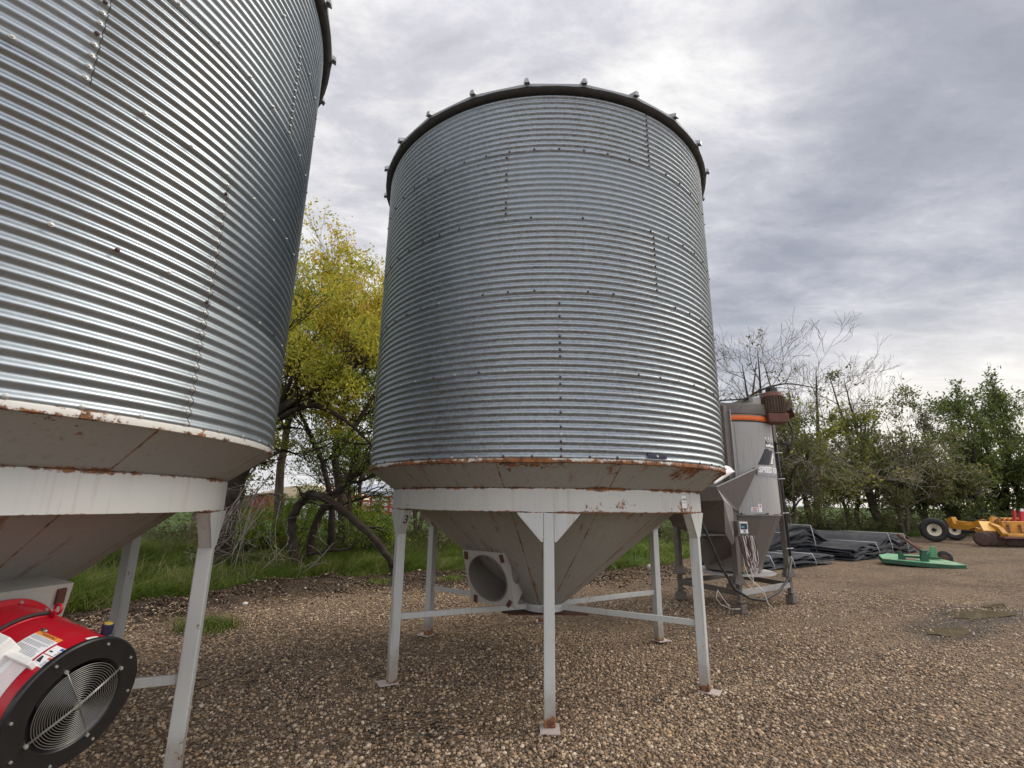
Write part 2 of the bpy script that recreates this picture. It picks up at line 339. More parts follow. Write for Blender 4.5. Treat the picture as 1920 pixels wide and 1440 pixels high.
def grain_bin(loc, label, tiers, leg_ph, rib_ph, wall_mat, duct, seed, sealant):
    root = empty('grain_bin', (*loc, 0)); tag(root, label, 'grain bin', 'two steel hopper grain bins')
    rng = random.Random(seed); C = np.array([*loc, 0.])
    camv = np.array([0, 0, HC])
    bolts = []
    for k, off in enumerate(tiers):
        for i in range(3):
            a0 = RAD(off + 120 * i); sheet(k, a0, a0 + RAD(120), root, wall_mat)
            bolts += [(a0 + .006, Z0 + k * TH + PIT * j, .0028 * k + .002) for j in range(1, 12)]
            if sealant:
                zz = np.linspace(Z0 + k * TH - .02, Z0 + (k + 1) * TH - .02, 97)
                rr = BR + .0028 * k + AMP * np.cos(2 * PI * (zz - Z0) / PIT) + .0033
                av = a0 + RAD(.95)
                P = [(rr[q] * cos(av), rr[q] * sin(av), zz[q]) for q in range(97)]
                pc = C + np.array(P[48]); nrm = np.array([cos(av), sin(av), 0])
                if (camv - pc) @ nrm > 0: MB().tube(P, .0019, 4).build('sealant_bead', Mt['seal'], root, True)
    base = RAD(tiers[0])
    for k in range(6):
        b_a = RAD(tiers[min(k, 4)])
        bolts += [(b_a + RAD(6.6667) * i + .006, Z0 + k * TH - (.012 if k == 5 else 0), .0028 * min(k, 5)) for i in range(54)]
    lst = []
    for a, z, dr in bolts:
        r = BR + AMP + dr; p = np.array([r * cos(a), r * sin(a), z]); v = camv - (C + p); d = np.linalg.norm(v)
        lst.append((d if (v @ np.array([cos(a), sin(a), 0])) / d > .12 else d + 50, a, p))
    lst.sort(key=lambda q: q[0])
    def frame(a): return Matrix(((-sin(a), 0, cos(a)), (cos(a), 0, sin(a)), (0, 1, 0)))
    vv, ff = [], []
    for i, (d, a, p) in enumerate(lst):
        R3 = frame(a)
        if i < 99:
            o = bpy.data.objects.new('bolt', BOLT2 if rng.random() < (.12 if sealant else .62) else BOLT); col.objects.link(o); o.parent = root
            o.matrix_local = Matrix.Translation(p) @ R3.to_4x4()
        else:
            b = len(vv) * len(BOLT_V); vv.append(BOLT_V @ np.array(R3).T + p); ff += [tuple(b + q for q in f) for f in BOLT_F]
    me = bpy.data.meshes.new('bolts'); me.from_pydata(np.vstack(vv).tolist(), [], ff); me.update()
    o = link_mesh('bolts', me, Mt['bolt_rusty'] if not sealant else Mt['bolt'], root); o['kind'] = 'stuff'
    # rim lip, hopper cone, collar
    mb = MB(); mb.lathe([(BR - .02, Z0 + .004), (BR + .011, Z0 - .018), (BR + .013, Z0 - .022), (BR + .013, Z0 - .052), (BR - .004, Z0 - .056)], 144); mb.build('rim_lip', Mt['lip_l' if sealant else 'lip_c'], root, 'auto')
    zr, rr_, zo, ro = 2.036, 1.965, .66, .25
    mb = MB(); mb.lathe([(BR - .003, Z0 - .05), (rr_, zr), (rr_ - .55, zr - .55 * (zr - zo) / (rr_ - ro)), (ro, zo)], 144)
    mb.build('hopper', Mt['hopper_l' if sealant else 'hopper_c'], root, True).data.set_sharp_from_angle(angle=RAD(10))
    mb = MB(); ring_band(mb, 1.88, 1.974, 1.811, zr - .003); o = mb.build('ring_beam', Mt['ring_l' if sealant else 'ring_c'], root, 'auto')
    mb = MB(); ring_band(mb, .20, .262, .585, .672, 48); mb.build('outlet_collar', Mt['leg'], root, 'auto')
    a = leg_ph + .4
    mb = MB(); mb.obox((.08 * cos(a), .08 * sin(a), .562), (1, .05, 0), (-.05, 1, 0), (0, 0, 1), .50, .17, .008); mb.obox((-.12, 0, .548), (1, .05, 0), (-.05, 1, 0), (0, 0, 1), .42, .10, .006)
    mb.build('slide_gate', Mt['rust'], root, bevel=.002)
    for i in range(6):
        a = leg_ph + PI / 3 * i; e = np.array([cos(a), sin(a), 0]); tg = np.array([-sin(a), cos(a), 0]); up = np.array([0, 0, 1])
        lg = MB().obox(e * 1.921 + up * .911, e, tg, up, .05, .05, .899).build('leg', Mt['leg'], root, bevel=.008)
        MB().obox(e * 1.965 + up * .006, e, tg, up, .105, .085, .006).frustum(e * 2.03 + up * .011, e * 2.03 + up * .0135, .009, .009, 8).build('foot_plate', Mt['plate'], lg, bevel=.002)
        for sgn in (-1, 1):
            o0 = e * 1.972 + up * 1.8095
            pts = [o0 + tg * sgn * .052, o0 + tg * sgn * .305, o0 + tg * sgn * .285 - up * .03, o0 + tg * sgn * .072 - up * .268, o0 + tg * sgn * .052 - up * .268]
            mb = MB().prism(pts, -e, .007); dpt = .045
            a1, a2 = o0 + tg * sgn * .296 - up * .002, o0 + tg * sgn * .062 - up * .268
            n_ = np.cross(a2 - a1, e); n_ /= np.linalg.norm(n_)
            if n_ @ up < 0: n_ = -n_
            mb.obox((a1 + a2) / 2 - e * dpt + n_ * .003, (a2 - a1) / np.linalg.norm(a2 - a1), e, n_, np.linalg.norm(a2 - a1) / 2, dpt, .003)
            mb.build('gusset', Mt['leg'], lg, bevel=.002)
        MB().beam(e * .262 + up * .632, e * 1.870 + up * .655, .035, .062).build('brace', Mt['leg'], root, bevel=.004)
    # roof: 24 sheets between raised ribs
    N = 24; roof = MB(); ze, re = 6.33, BR + .108; zp, rp = ze + (re - .3) * .53, .3
    st = 2 * PI / N
    def rp3(r, a, z): return (r * cos(a), r * sin(a), z)
    for i in range(N):
        a0, a1 = rib_ph + st * i, rib_ph + st * (i + 1); am = (a0 + a1) / 2
        roof.add([rp3(re, a0, ze), rp3(re * .994, am, ze - .004), rp3(re, a1, ze), rp3(rp, a1, zp), rp3(rp, a0, zp)], [(0, 1, 2, 3, 4)])
        roof.add([rp3(re, a0, ze), rp3(re * .994, am, ze - .004), rp3(re, a1, ze), rp3(re - .004, a1, ze - .03), rp3(re * .994 - .004, am, ze - .034), rp3(re - .004, a0, ze - .03)], [(0, 5, 4, 1), (1, 4, 3, 2)])
        roof.add([rp3(re - .004, a0, ze - .03), rp3(re * .994 - .004, am, ze - .034), rp3(re - .004, a1, ze - .03), rp3(BR - .04, a1, ze - .012), rp3(BR - .04, a0, ze - .012)], [(4, 3, 2, 1, 0)])
    MB().lathe([(BR + .012, 6.27), (BR + .016, 6.268), (re - .012, ze - .035), (re - .02, ze - .02)], 96).build('eave_shade_closure', Mt['eave_shade'], root, True)  # dark closing ring, the eave's shadow band put into its colour
    roof.frustum((0, 0, zp - .05), (0, 0, zp + .12), .33, .33, 32)
    ro_ = roof.build('roof', Mt['roof'], root)
    for i in range(N):
        a = rib_ph + st * i; e = np.array([cos(a), sin(a), 0]); tg = np.array([-sin(a), cos(a), 0]); up = np.array([0, 0, 1])
        def sec(r, z, w, h): return [e * r + tg * -w + up * (z - .02), e * r + tg * w + up * (z - .02), e * r + tg * w * .55 + up * (z + h), e * r - tg * w * .55 + up * (z + h)]
        q = sec(re + .034, ze + .004, .034, .040) + sec(re - .05, ze + .042, .032, .045) + sec(rp + .02, zp + .01, .02, .045)
        MB().add(q, [(0, 1, 2, 3)[::-1], (0, 4, 5, 1)[::-1], (1, 5, 6, 2)[::-1], (2, 6, 7, 3)[::-1], (3, 7, 4, 0)[::-1], (4, 8, 9, 5)[::-1], (5, 9, 10, 6)[::-1], (6, 10, 11, 7)[::-1], (7, 11, 8, 4)[::-1]]).build('roof_rib', Mt['roof'], ro_, bevel=.006)
    # air duct welded on the cone
    Cd, n, back, hs, rh, depth = duct; Cd = np.array(Cd) - C; n = np.array(n) / np.linalg.norm(n); bk = np.array(back) / np.linalg.norm(back)
    e1 = np.cross(n, (0, 0, 1)); e1 /= np.linalg.norm(e1); e2 = np.cross(e1, n)
    mb = MB(); nn = 32; ring = []
    for i in range(nn):
        t_ = 2 * PI * i / nn; m_ = 1 / max(abs(cos(t_)), abs(sin(t_)))
        ring.append((Cd + (e1 * cos(t_) + e2 * sin(t_)) * hs * m_, Cd + (e1 * cos(t_) + e2 * sin(t_)) * rh))
    vs = [p for pr in ring for p in pr]
    fs = [(2 * i, 2 * ((i + 1) % nn), 2 * ((i + 1) % nn) + 1, 2 * i + 1) for i in range(nn)]
    mb.add(vs, fs)
    cs = [Cd + (e1 * x + e2 * y) * hs for x, y in ((1, 1), (-1, 1), (-1, -1), (1, -1))]
    mb.add(cs + [c + bk * depth for c in cs], [(0, 1, 5, 4), (1, 2, 6, 5), (2, 3, 7, 6), (3, 0, 4, 7)])
    du = mb.build('air_duct', Mt['duct'], root, bevel=0)
    mb = MB(); mb.lathe([(rh + .012, -.004), (rh + .012, .012), (rh, .012), (rh, -.03), (rh, -.40), (.01, -.42)], 40, (Cd, n, e1, e2)); mb.build('duct_throat', Mt['duct_in'], du, 'auto')
    for (x, y, rot) in ((-.83, .80, .15), (.83, .80, -.1), (-.76, -.86, .25), (.78, -.86, .7)):
        x = -x
        ax = e1 * cos(rot) + e2 * sin(rot); ay = -e1 * sin(rot) + e2 * cos(rot)
        MB().obox(Cd + (e1 * x + e2 * y) * hs + n * .01, ax, ay, n, .022, .045, .010).build('bolt_clip', Mt['rust'], du, bevel=.003)
    return root

center = (0.4453, 6.7562)
bin_c = grain_bin(center, 'spangled galvanised hopper grain bin with rusty rim, standing alone in the middle of the yard',
    [-90.1, -90.1, -62.9, -103.8, -63.0], RAD(-92.4), -3.016, Mt['wall_c'],
    ((-.25, 6.0, 1.05), (-.55, -.77, -.33), (.185, .97, .16), .315, .262, .75), 3, False)
left = (-4.0958, 3.2218)
bin_l = grain_bin(left, 'smooth shiny hopper grain bin cut by the left edge of the photo',
    [-11.75, -11.75, -32.1, 2.4, -11.75], RAD(20), RAD(8), Mt['wall_l'],
    ((-2.80, 2.872, 1.058), (.95, -.24, -.2), (-.95, .22, .12), .34, .26, .9), 5, True)

def on_ring(a, z, r, parent, name, mat, w, h, th=.0015, txt=None):
    e = np.array([cos(a), sin(a), 0]); tg = np.array([-sin(a), cos(a), 0]); up = np.array([0, 0, 1])
    return MB().obox(e * (r + th) + up * z, tg, up, e, w / 2, h / 2, th).build(name, mat, parent), e, tg, up
def put_text(txt, origin, ex, ey, n, size, mat, name, parent, shear=0, bold=0, lift=.0008, sx=1.):
    V, Fc = text_verts(txt, size, shear, bold); o, ex, ey, n = (np.array(q, float) for q in (origin, ex, ey, n))
    return MB().add([o + ex * v[0] * sx + ey * v[1] + n * lift for v in V], Fc).build(name, mat, parent)
A_ST = RAD(-44.5)
st, e, tg, up = on_ring(A_ST, 1.925, 1.974, bin_c, 'sticker', Mt['white'], .098, .128)
put_text('C403208', e * 1.9772 + up * 1.950, tg, up, e, .026, Mt['ink'], 'sticker_print', st, bold=.0006)
for y_, w_ in ((1.922, .05), (1.914, .06), (1.884, .045)):
    MB().obox(e * 1.9774 + up * y_ + tg * .004, tg, up, e, w_ / 2, .0022, .0002).build('sticker_print', Mt['greyink'], st)
a3 = RAD(-92.4 - 60); e = np.array([cos(a3), sin(a3), 0]); tg = np.array([-sin(a3), cos(a3), 0])
q1, q2 = tg * .296 - up * .002, tg * .062 - up * .268; sl = (q1 - q2) / np.linalg.norm(q1 - q2); nq = np.cross(sl, -e); nq = nq if nq @ tg > 0 else -nq
put_text('3', e * (1.972 - .045) + up * 1.8095 + (q1 + q2) / 2 + sl * .03 + nq * .0015, -e, sl, nq, .17, Mt['ink'], 'leg_number', bin_c, bold=.004, sx=.62)
a_t = RAD(-65.5); e = np.array([cos(a_t), sin(a_t), 0]); tg = np.array([-sin(a_t), cos(a_t), 0])
tp = MB().obox(e * (BR + .010) + up * (Z0 + .028), tg, up, e, .115, .021, .004).build('navy_tape', Mt['navy'], bin_c, bevel=.003)
MB().frustum(e * (BR + .014) + up * (Z0 + .03), e * (BR + .022) + up * (Z0 + .03), .015, .010, 10).build('bolt', Mt['bolt'], bin_c)

# ------------------------------------------------------------------ ground
BND = [(-60, -6), (-14, 3.5), (-8.6, 7.4), (-6.2, 9.6), (-4.9, 11.6), (-3.3, 12.9), (-.5, 13.9), (2.5, 14.6), (5.0, 16.4), (8.5, 21.5), (13, 26.5), (18, 31.0), (26, 34.0), (40, 38.5), (90, 60)]
BX = np.array([p[0] for p in BND]); BY = np.array([p[1] for p in BND])
_rs = np.random.RandomState(7)
_wv = [(_rs.uniform(.3, 3.2), _rs.uniform(0, 2 * PI), _rs.uniform(0, 2 * PI)) for _ in range(22)]
def bumps(x, y, s=1.):
    z = 0
    for f, a, p in _wv: z = z + np.sin((x * cos(a) + y * sin(a)) * f * s + p) / (1 + f)
    return z / 6
def bound_dist(x, y):
    """metres beyond the gravel's edge (positive = in the grass), measured roughly square to the edge"""
    yb = np.interp(x, BX, BY); sl = (np.interp(x + .5, BX, BY) - np.interp(x - .5, BX, BY)); return (y - yb) / np.sqrt(1 + sl ** 2)
def gz(x, y):
    d = np.hypot(x, y); z = bumps(x, y) * .035 * np.clip((d - 1) / 8, 0, 1.6) - .012
    b = bound_dist(x, y)
    # low bank of scraped soil along the left part of the edge
    w = np.clip((2.6 - x) / 2.5, 0, 1) * np.clip((x + 9) / 3, 0, 1)
    z = z + w * (.24 * np.exp(-((b + .35) / .80) ** 2) * (.72 + .9 * bumps(x, y, 2.2)) + .03 * np.exp(-((b + .4) / 1.1) ** 2) * (bumps(x, y, 7) + bumps(y, x, 13)) * 3)
    w2 = np.clip((x - 1) / 4, 0, 1) * np.clip((30 - x) / 10, 0, 1)
        # wheel ruts running away to the right
    u = (y - .42 * x) ; k = np.clip((x - 1.5) / 3, 0, 1) * np.clip((-b - .5) / 2, 0, 1) * np.clip((40 - d) / 20, 0, 1)
    z = z - k * .030 * (np.exp(-((u - 5.2 + .3 * np.sin(x * .7)) / .22) ** 2) + np.exp(-((u - 6.9 + .25 * np.sin(x * .6)) / .22) ** 2) + .8 * np.exp(-((u - 3.0) / .25) ** 2) + .8 * np.exp(-((u - 9.6 + .4 * np.sin(x * .4)) / .3) ** 2) + .8 * np.exp(-((u - 11.4 + .4 * np.sin(x * .4)) / .3) ** 2))
    return z + w2 * .06 * np.exp(-((b + .1) / .5) ** 2)
PUD = [(7.15, 8.65, .62, .25, RAD(40)), (8.75, 9.80, .80, .28, RAD(26)), (9.75, 10.55, .40, .10, RAD(30))]
def wetness(x, y):
    w = 0
    for cx, cy, rx, ry, an in PUD:
        u = (x - cx) * cos(an) + (y - cy) * sin(an); v = -(x - cx) * sin(an) + (y - cy) * cos(an); w = np.maximum(w, np.exp(-((u / (rx * 2.1)) ** 2 + (v / (ry * 2.4)) ** 2)))
    return w
def grid_mesh(name, xs, ys, zf, mat, mask=None):
    X, Y = np.meshgrid(xs, ys); Z = zf(X, Y); nx = len(xs)
    V = np.stack([X, Y, Z], -1).reshape(-1, 3)
    i = np.arange(len(ys) - 1)[:, None] * nx + np.arange(nx - 1)[None]; Fc = np.stack([i, i + 1, i + nx + 1, i + nx], -1).reshape(-1, 4)
    if mask is not None:
        k = mask(X, Y).reshape(-1); Fc = Fc[k[Fc].any(1)]
        used = np.unique(Fc); re = np.full(len(V), -1); re[used] = np.arange(len(used)); V = V[used]; Fc = re[Fc]
    me = np_mesh(name, V, Fc, {'edge': ('POINT', np.clip(bound_dist(V[:, 0], V[:, 1]), -5, 5)), 'wet': ('POINT', wetness(V[:, 0], V[:, 1]))})
    return link_mesh(name, me, mat, None, True)
def steps(a, b, n, p=2.): t = np.linspace(0, 1, n); return a + (b - a) * t ** p

# gravel: pebbles as coloured cells
m, t, b = new_mat('gravel'); oc = t.node('ShaderNodeTexCoord').outputs['Object']
wob = t.node('ShaderNodeTexNoise', {'Scale': 30., 'Detail': 3.}); t.l.new(oc, wob.inputs['Vector'])
ov = t.vm('ADD', oc, t.vm('MULTIPLY', wob.outputs['Color'], (.016, .016, .016)))
PEB = [(0, (.022, .018, .016)), (.20, (.06, .046, .036)), (.34, (.20, .138, .088)), (.47, (.42, .30, .195)), (.57, (.16, .135, .115)), (.70, (.50, .36, .215)), (.82, (.34, .20, .10)), (.93, (.56, .44, .30)), (1, (.70, .60, .45))]
v1 = t.node('ShaderNodeTexVoronoi', {'Scale': 25., 'Randomness': 1.}); t.l.new(ov, v1.inputs['Vector'])
v2 = t.node('ShaderNodeTexVoronoi', {'Scale': 42., 'Randomness': 1.}); t.l.new(ov, v2.inputs['Vector'])
r1 = t.node('ShaderNodeSeparateColor', {0: v1.outputs['Color']}); r2 = t.node('ShaderNodeSeparateColor', {0: v2.outputs['Color']})
c1 = t.ramp(r1.outputs[0], PEB); c2 = t.ramp(r2.outputs[0], PEB)
cc = t.mix(t.m('GREATER_THAN', r1.outputs[1], .55), c1, c2)
big = t.noise(oc, .42, 6, .62, .4); ruts = t.noise(t.map(oc, (.22, 1.5, 1), (0, 0, RAD(16))), 1.1, 7, .62, .5); fines = t.noise(oc, 5, 8, .7)
mud = t.m('MULTIPLY', t.sm(t.m('ADD', t.m('MULTIPLY', big, .40), t.m('MULTIPLY', ruts, .65)), .50, .62), t.sm(fines, .30, .62))
sx = t.node('ShaderNodeSeparateXYZ', {'Vector': oc}); uu = t.m('SUBTRACT', sx.outputs[1], t.m('MULTIPLY', sx.outputs[0], .42)); uu = t.m('ADD', uu, t.m('MULTIPLY', t.noise(oc, .35, 3, .5), 1.6))
trk = 0.
for c_, w_ in ((6.0, .34), (7.7, .34), (3.8, .4), (10.4, .5), (12.2, .5), (16., .9), (21., 1.2)):
    trk = t.m('MAXIMUM', trk, t.m('SUBTRACT', 1., t.m('DIVIDE', t.m('ABSOLUTE', t.m('SUBTRACT', uu, c_)), w_), clamp=True))
trk = t.m('MULTIPLY', t.sm(t.m('MULTIPLY', trk, t.m('ADD', .35, fines)), .15, .55), t.sm(sx.outputs[0], .5, 3.5))
damp = t.m('MAXIMUM', t.m('MULTIPLY', mud, .45), t.m('MULTIPLY', trk, .5))
wa = t.node('ShaderNodeAttribute', attribute_name='wet').outputs['Fac']
cc = t.mix(damp, cc, t.mix(fines, (.11, .078, .056), (.22, .165, .115)))
cc = t.mix(t.m('MULTIPLY', t.sm(big, .62, .40), .40), cc, (.46, .35, .24))
ea = t.node('ShaderNodeAttribute', attribute_name='edge').outputs['Fac']
soil = t.m('MULTIPLY', t.sm(t.m('ADD', ea, t.m('MULTIPLY', fines, 1.8)), -1.1, .1), t.sm(t.node('ShaderNodeSeparateXYZ', {'Vector': oc}).outputs[0], 4., 1.))
soilc = t.ramp(t.noise(oc, 9, 9, .75), [(.3, (.035, .023, .016)), (.5, (.085, .056, .036)), (.66, (.17, .118, .075)), (.8, (.30, .22, .15))])
cc = t.mix(1., cc, (1.36, 1.27, 1.18), 'MULTIPLY')
cc = t.mix(t.m('MULTIPLY', soil, .86), cc, soilc)
wet = t.sm(t.m('ADD', wa, t.m('MULTIPLY', t.m('SUBTRACT', fines, .5), .9)), .15, .75)
cc = t.mix(t.m('MULTIPLY', wet, .75), cc, (.085, .062, .042))
t.put(b.inputs['Base Color'], cc); t.put(b.inputs['Roughness'], t.m('SUBTRACT', t.m('SUBTRACT', .9, t.m('MULTIPLY', damp, .25)), t.m('MULTIPLY', wet, .35))); b.inputs['Specular IOR Level'].default_value = .3
h = t.m('ADD', t.m('MULTIPLY', v1.outputs['Distance'], -22.), t.m('ADD', t.m('MULTIPLY', v2.outputs['Distance'], -14.), t.m('MULTIPLY', fines, 2.2)))
t.put(b.inputs['Normal'], t.node('ShaderNodeBump', {'Strength': 1., 'Distance': .024, 'Height': h}).outputs[0])
GRAVEL = m
xs = np.concatenate([-steps(0, 900, 110, 3.2)[::-1], steps(0, 900, 130, 3.2)[1:]]); ys = np.concatenate([-steps(.2, 300, 30, 3)[::-1], steps(.2, 16, 150, 1.3), steps(16.2, 1500, 90, 3)])
g = grid_mesh('ground', xs, ys, gz, GRAVEL); tag(g, kind='structure')
# field under the grass, beyond the edge of the yard
m, t, b = new_mat('field'); oc = t.node('ShaderNodeTexCoord').outputs['Object']
cc = t.ramp(t.noise(oc, 3.2, 9, .7), [(.3, (.028, .045, .014)), (.5, (.05, .082, .02)), (.66, (.10, .13, .04)), (.8, (.19, .17, .09))])
t.put(b.inputs['Base Color'], cc); b.inputs['Roughness'].default_value = .95; b.inputs['Specular IOR Level'].default_value = .1
t.put(b.inputs['Normal'], t.node('ShaderNodeBump', {'Strength': .8, 'Distance': .06, 'Height': t.noise(oc, 11, 7, .7)}).outputs[0])
def fz(x, y):
    bd = bound_dist(x, y); near = np.clip((14 - x) / 10, 0, 1)
    return gz(x, y) - .10 + .20 * np.clip(bd / 1.3, -1, 1) + np.clip(bd, 0, 9) * .022 * near + bumps(x, y, .5) * .10 * np.clip(bd, 0, 2)
xs = np.concatenate([-steps(0, 700, 90, 2.6)[::-1], steps(0, 700, 120, 2.6)[1:]]); ys = np.concatenate([steps(-60, 7, 16, 1), steps(7.3, 40, 110, 1.2), steps(40.5, 1400, 50, 3)])
g = grid_mesh('field', xs, ys, fz, m, lambda X, Y: bound_dist(X, Y) > -.6); tag(g, kind='structure')

# ---- loose stones
ICO_V = []
_p = (1 + 5 ** .5) / 2
for a_, b_ in ((-1, _p), (1, _p), (-1, -_p), (1, -_p)): ICO_V += [(a_, b_, 0)]
for a_, b_ in ((-1, _p), (1, _p), (-1, -_p), (1, -_p)): ICO_V += [(0, a_, b_)]
for a_, b_ in ((_p, -1), (_p, 1), (-_p, -1), (-_p, 1)): ICO_V += [(a_, 0, b_)]
ICO_V = np.array(ICO_V) / math.hypot(1, _p)
ICO_F = np.array([(0, 11, 5), (0, 5, 1), (0, 1, 7), (0, 7, 10), (0, 10, 11), (1, 5, 9), (5, 11, 4), (11, 10, 2), (10, 7, 6), (7, 1, 8), (3, 9, 4), (3, 4, 2), (3, 2, 6), (3, 6, 8), (3, 8, 9), (4, 9, 5), (2, 4, 11), (6, 2, 10), (8, 6, 7), (9, 8, 1)])
def stones(name, P, size, seed, mat, flat=.62, sink=.25):
    r = np.random.RandomState(seed); n = len(P)
    S = size[:, None] * np.stack([r.uniform(.75, 1.25, n), r.uniform(.6, 1.0, n), r.uniform(.45, .8, n) * flat / .62], 1)
    V = ICO_V[None] * S[:, None] * r.uniform(.82, 1.15, (n, 12, 1))
    a = r.uniform(0, 2 * PI, n); tl = r.normal(0, .35, n); ca, sa, ct, st_ = np.cos(a), np.sin(a), np.cos(tl), np.sin(tl)
    x, y, z = V[..., 0], V[..., 1], V[..., 2]
    y, z = y * ct[:, None] - z * st_[:, None], y * st_[:, None] + z * ct[:, None]
    x, y = x * ca[:, None] - y * sa[:, None], x * sa[:, None] + y * ca[:, None]
    V = np.stack([x, y, z], -1) + P[:, None]; V[..., 2] += (size * (.5 - sink))[:, None]
    Fc = (ICO_F[None] + 12 * np.arange(n)[:, None, None]).reshape(-1, 3)
    me = np_mesh(name, V.reshape(-1, 3), Fc, {'rnd': ('FACE', np.repeat(r.uniform(0, 1, n), 20))})
    return link_mesh(name, me, mat)
m, t, b = new_mat('pebble'); oc = t.node('ShaderNodeTexCoord').outputs['Object']
cc = t.ramp(t.node('ShaderNodeAttribute', attribute_name='rnd').outputs['Fac'], PEB)
cc = t.mix(t.m('MULTIPLY', t.noise(oc, 160, 4, .6), .40), cc, (.52, .38, .25))
t.put(b.inputs['Base Color'], cc); b.inputs['Roughness'].default_value = .75; b.inputs['Specular IOR Level'].default_value = .35
PEBBLE = m
r = np.random.RandomState(11); N = 125000
d = r.uniform(0, 1, N) ** 1.15 * 12.5 + 2.3; a = r.uniform(RAD(-52), RAD(50), N)
X, Y = d * np.sin(a), d * np.cos(a)
def in_pud(X, Y, g=1.):
    k = np.zeros(X.shape, bool)
    for cx, cy, rx, ry, an in PUD:
        u = (X - cx) * cos(an) + (Y - cy) * sin(an); v = -(X - cx) * sin(an) + (Y - cy) * cos(an); k |= (u / rx) ** 2 + (v / ry) ** 2 < g
    return k
rut = bumps(X * .35, Y * 1.3 - X * .3, 1.6)
keep = (bound_dist(X, Y) < -.7) & ~in_pud(X, Y, .50) & (r.uniform(0, 1, N) < np.clip(.72 - rut * 1.6, .15, 1))
X, Y = X[keep], Y[keep]
sz = np.clip(r.lognormal(math.log(.0132), .30, len(X)), .006, .027)
tag(stones('gravel_stones', np.stack([X, Y, gz(X, Y)], 1), sz, 5, PEBBLE), kind='stuff')
# clods and stones in the scraped bank
N = 16000; X = r.uniform(-9.5, 5.5, N); bd = r.normal(-.7, .6, N); Y = np.interp(X, BX, BY) + bd * 1.2
m, t, b = new_mat('clod'); cc = t.ramp(t.node('ShaderNodeAttribute', attribute_name='rnd').outputs['Fac'], [(0, (.025, .017, .012)), (.55, (.075, .05, .033)), (.90, (.15, .105, .07)), (.97, (.28, .22, .16)), (1, (.5, .45, .38))])
t.put(b.inputs['Base Color'], cc); b.inputs['Roughness'].default_value = .95; b.inputs['Specular IOR Level'].default_value = .15
tag(stones('soil_clods', np.stack([X, Y, gz(X, Y)], 1), np.clip(r.lognormal(math.log(.013), .5, N), .006, .045), 8, m, .8), kind='stuff')
for i, (u, v, Y_, s_, c_, lb) in enumerate([(458, 1146, 9.6, .05, 0, 'white egg-sized stone lying alone on the dark soil bank left of centre'), (1218, 1052, 15.2, .10, 0, 'pale boulder at the edge of the grass beside the right rear bin leg')]):
    p = at(u, v, Y_); o = stones('stone', np.array([[p[0], p[1], float(gz(p[0], p[1]))]]), np.array([s_]), 3 + i, plain('pale_stone', (.62, .58, .52) if i == 0 else (.40, .34, .27), .8, 0, .15, 20, .3), 1., 0)
    o.location = (0, 0, 0); tag(o, lb, 'stone')
# puddles
m, t, b = new_mat('puddle'); oc = t.node('ShaderNodeTexCoord').outputs['Object']
t.put(b.inputs['Base Color'], t.ramp(t.noise(oc, 2.5, 5, .6), [(.35, (.10, .075, .050)), (.65, (.16, .122, .082))])); b.inputs['Roughness'].default_value = .03; b.inputs['Specular IOR Level'].default_value = .5
t.put(b.inputs['Normal'], t.node('ShaderNodeBump', {'Strength': .05, 'Distance': .01, 'Height': t.noise(oc, 9, 3, .5)}).outputs[0])
for cx, cy, rx, ry, an in PUD:
    V = [(0, 0, 0)]; n = 60
    for i in range(n):
        q = 2 * PI * i / n; k = 1.05 + .10 * sin(3 * q + cx * 2) + .08 * sin(5 * q + 1) + .05 * sin(9 * q + 2 + cx) + .03 * sin(17 * q)
        V.append((rx * k * cos(q) * cos(an) - ry * k * sin(q) * sin(an), rx * k * cos(q) * sin(an) + ry * k * sin(q) * cos(an), 0))
    o = MB().add(V, [(0, i + 1, (i + 1) % n + 1) for i in range(n)]).build('puddle_water', m, loc=(cx, cy, float(gz(cx, cy)) + .010)); tag(o, kind='structure')

# ------------------------------------------------------------------ grass
def blades(name, X, Y, Z, H, Wd, seed, mat, lean=(.35, -.1), curl=.5):
    r = np.random.RandomState(seed); n = len(X); a = r.uniform(0, 2 * PI, n)
    wx, wy = np.cos(a) * Wd / 2, np.sin(a) * Wd / 2
    lx = (lean[0] + r.normal(0, curl, n)) * H; ly = (lean[1] + r.normal(0, curl, n)) * H
    Vs = []
    for f, w in ((0, 1.), (.45, .85), (1., .08)):
        cx, cy, cz = X + lx * f ** 1.8, Y + ly * f ** 1.8, Z + H * (f - .28 * f * f)
        Vs += [np.stack([cx - wx * w, cy - wy * w, cz], 1), np.stack([cx + wx * w, cy + wy * w, cz], 1)]
    V = np.stack(Vs, 1).reshape(-1, 3); b0 = 6 * np.arange(n)[:, None]
    Fc = (b0[:, None] + np.array([[0, 1, 3, 2], [2, 3, 5, 4]])[None]).reshape(-1, 4)
    me = np_mesh(name, V, Fc, {'rnd': ('FACE', np.repeat(r.uniform(0, 1, n), 2))})
    return link_mesh(name, me, mat)
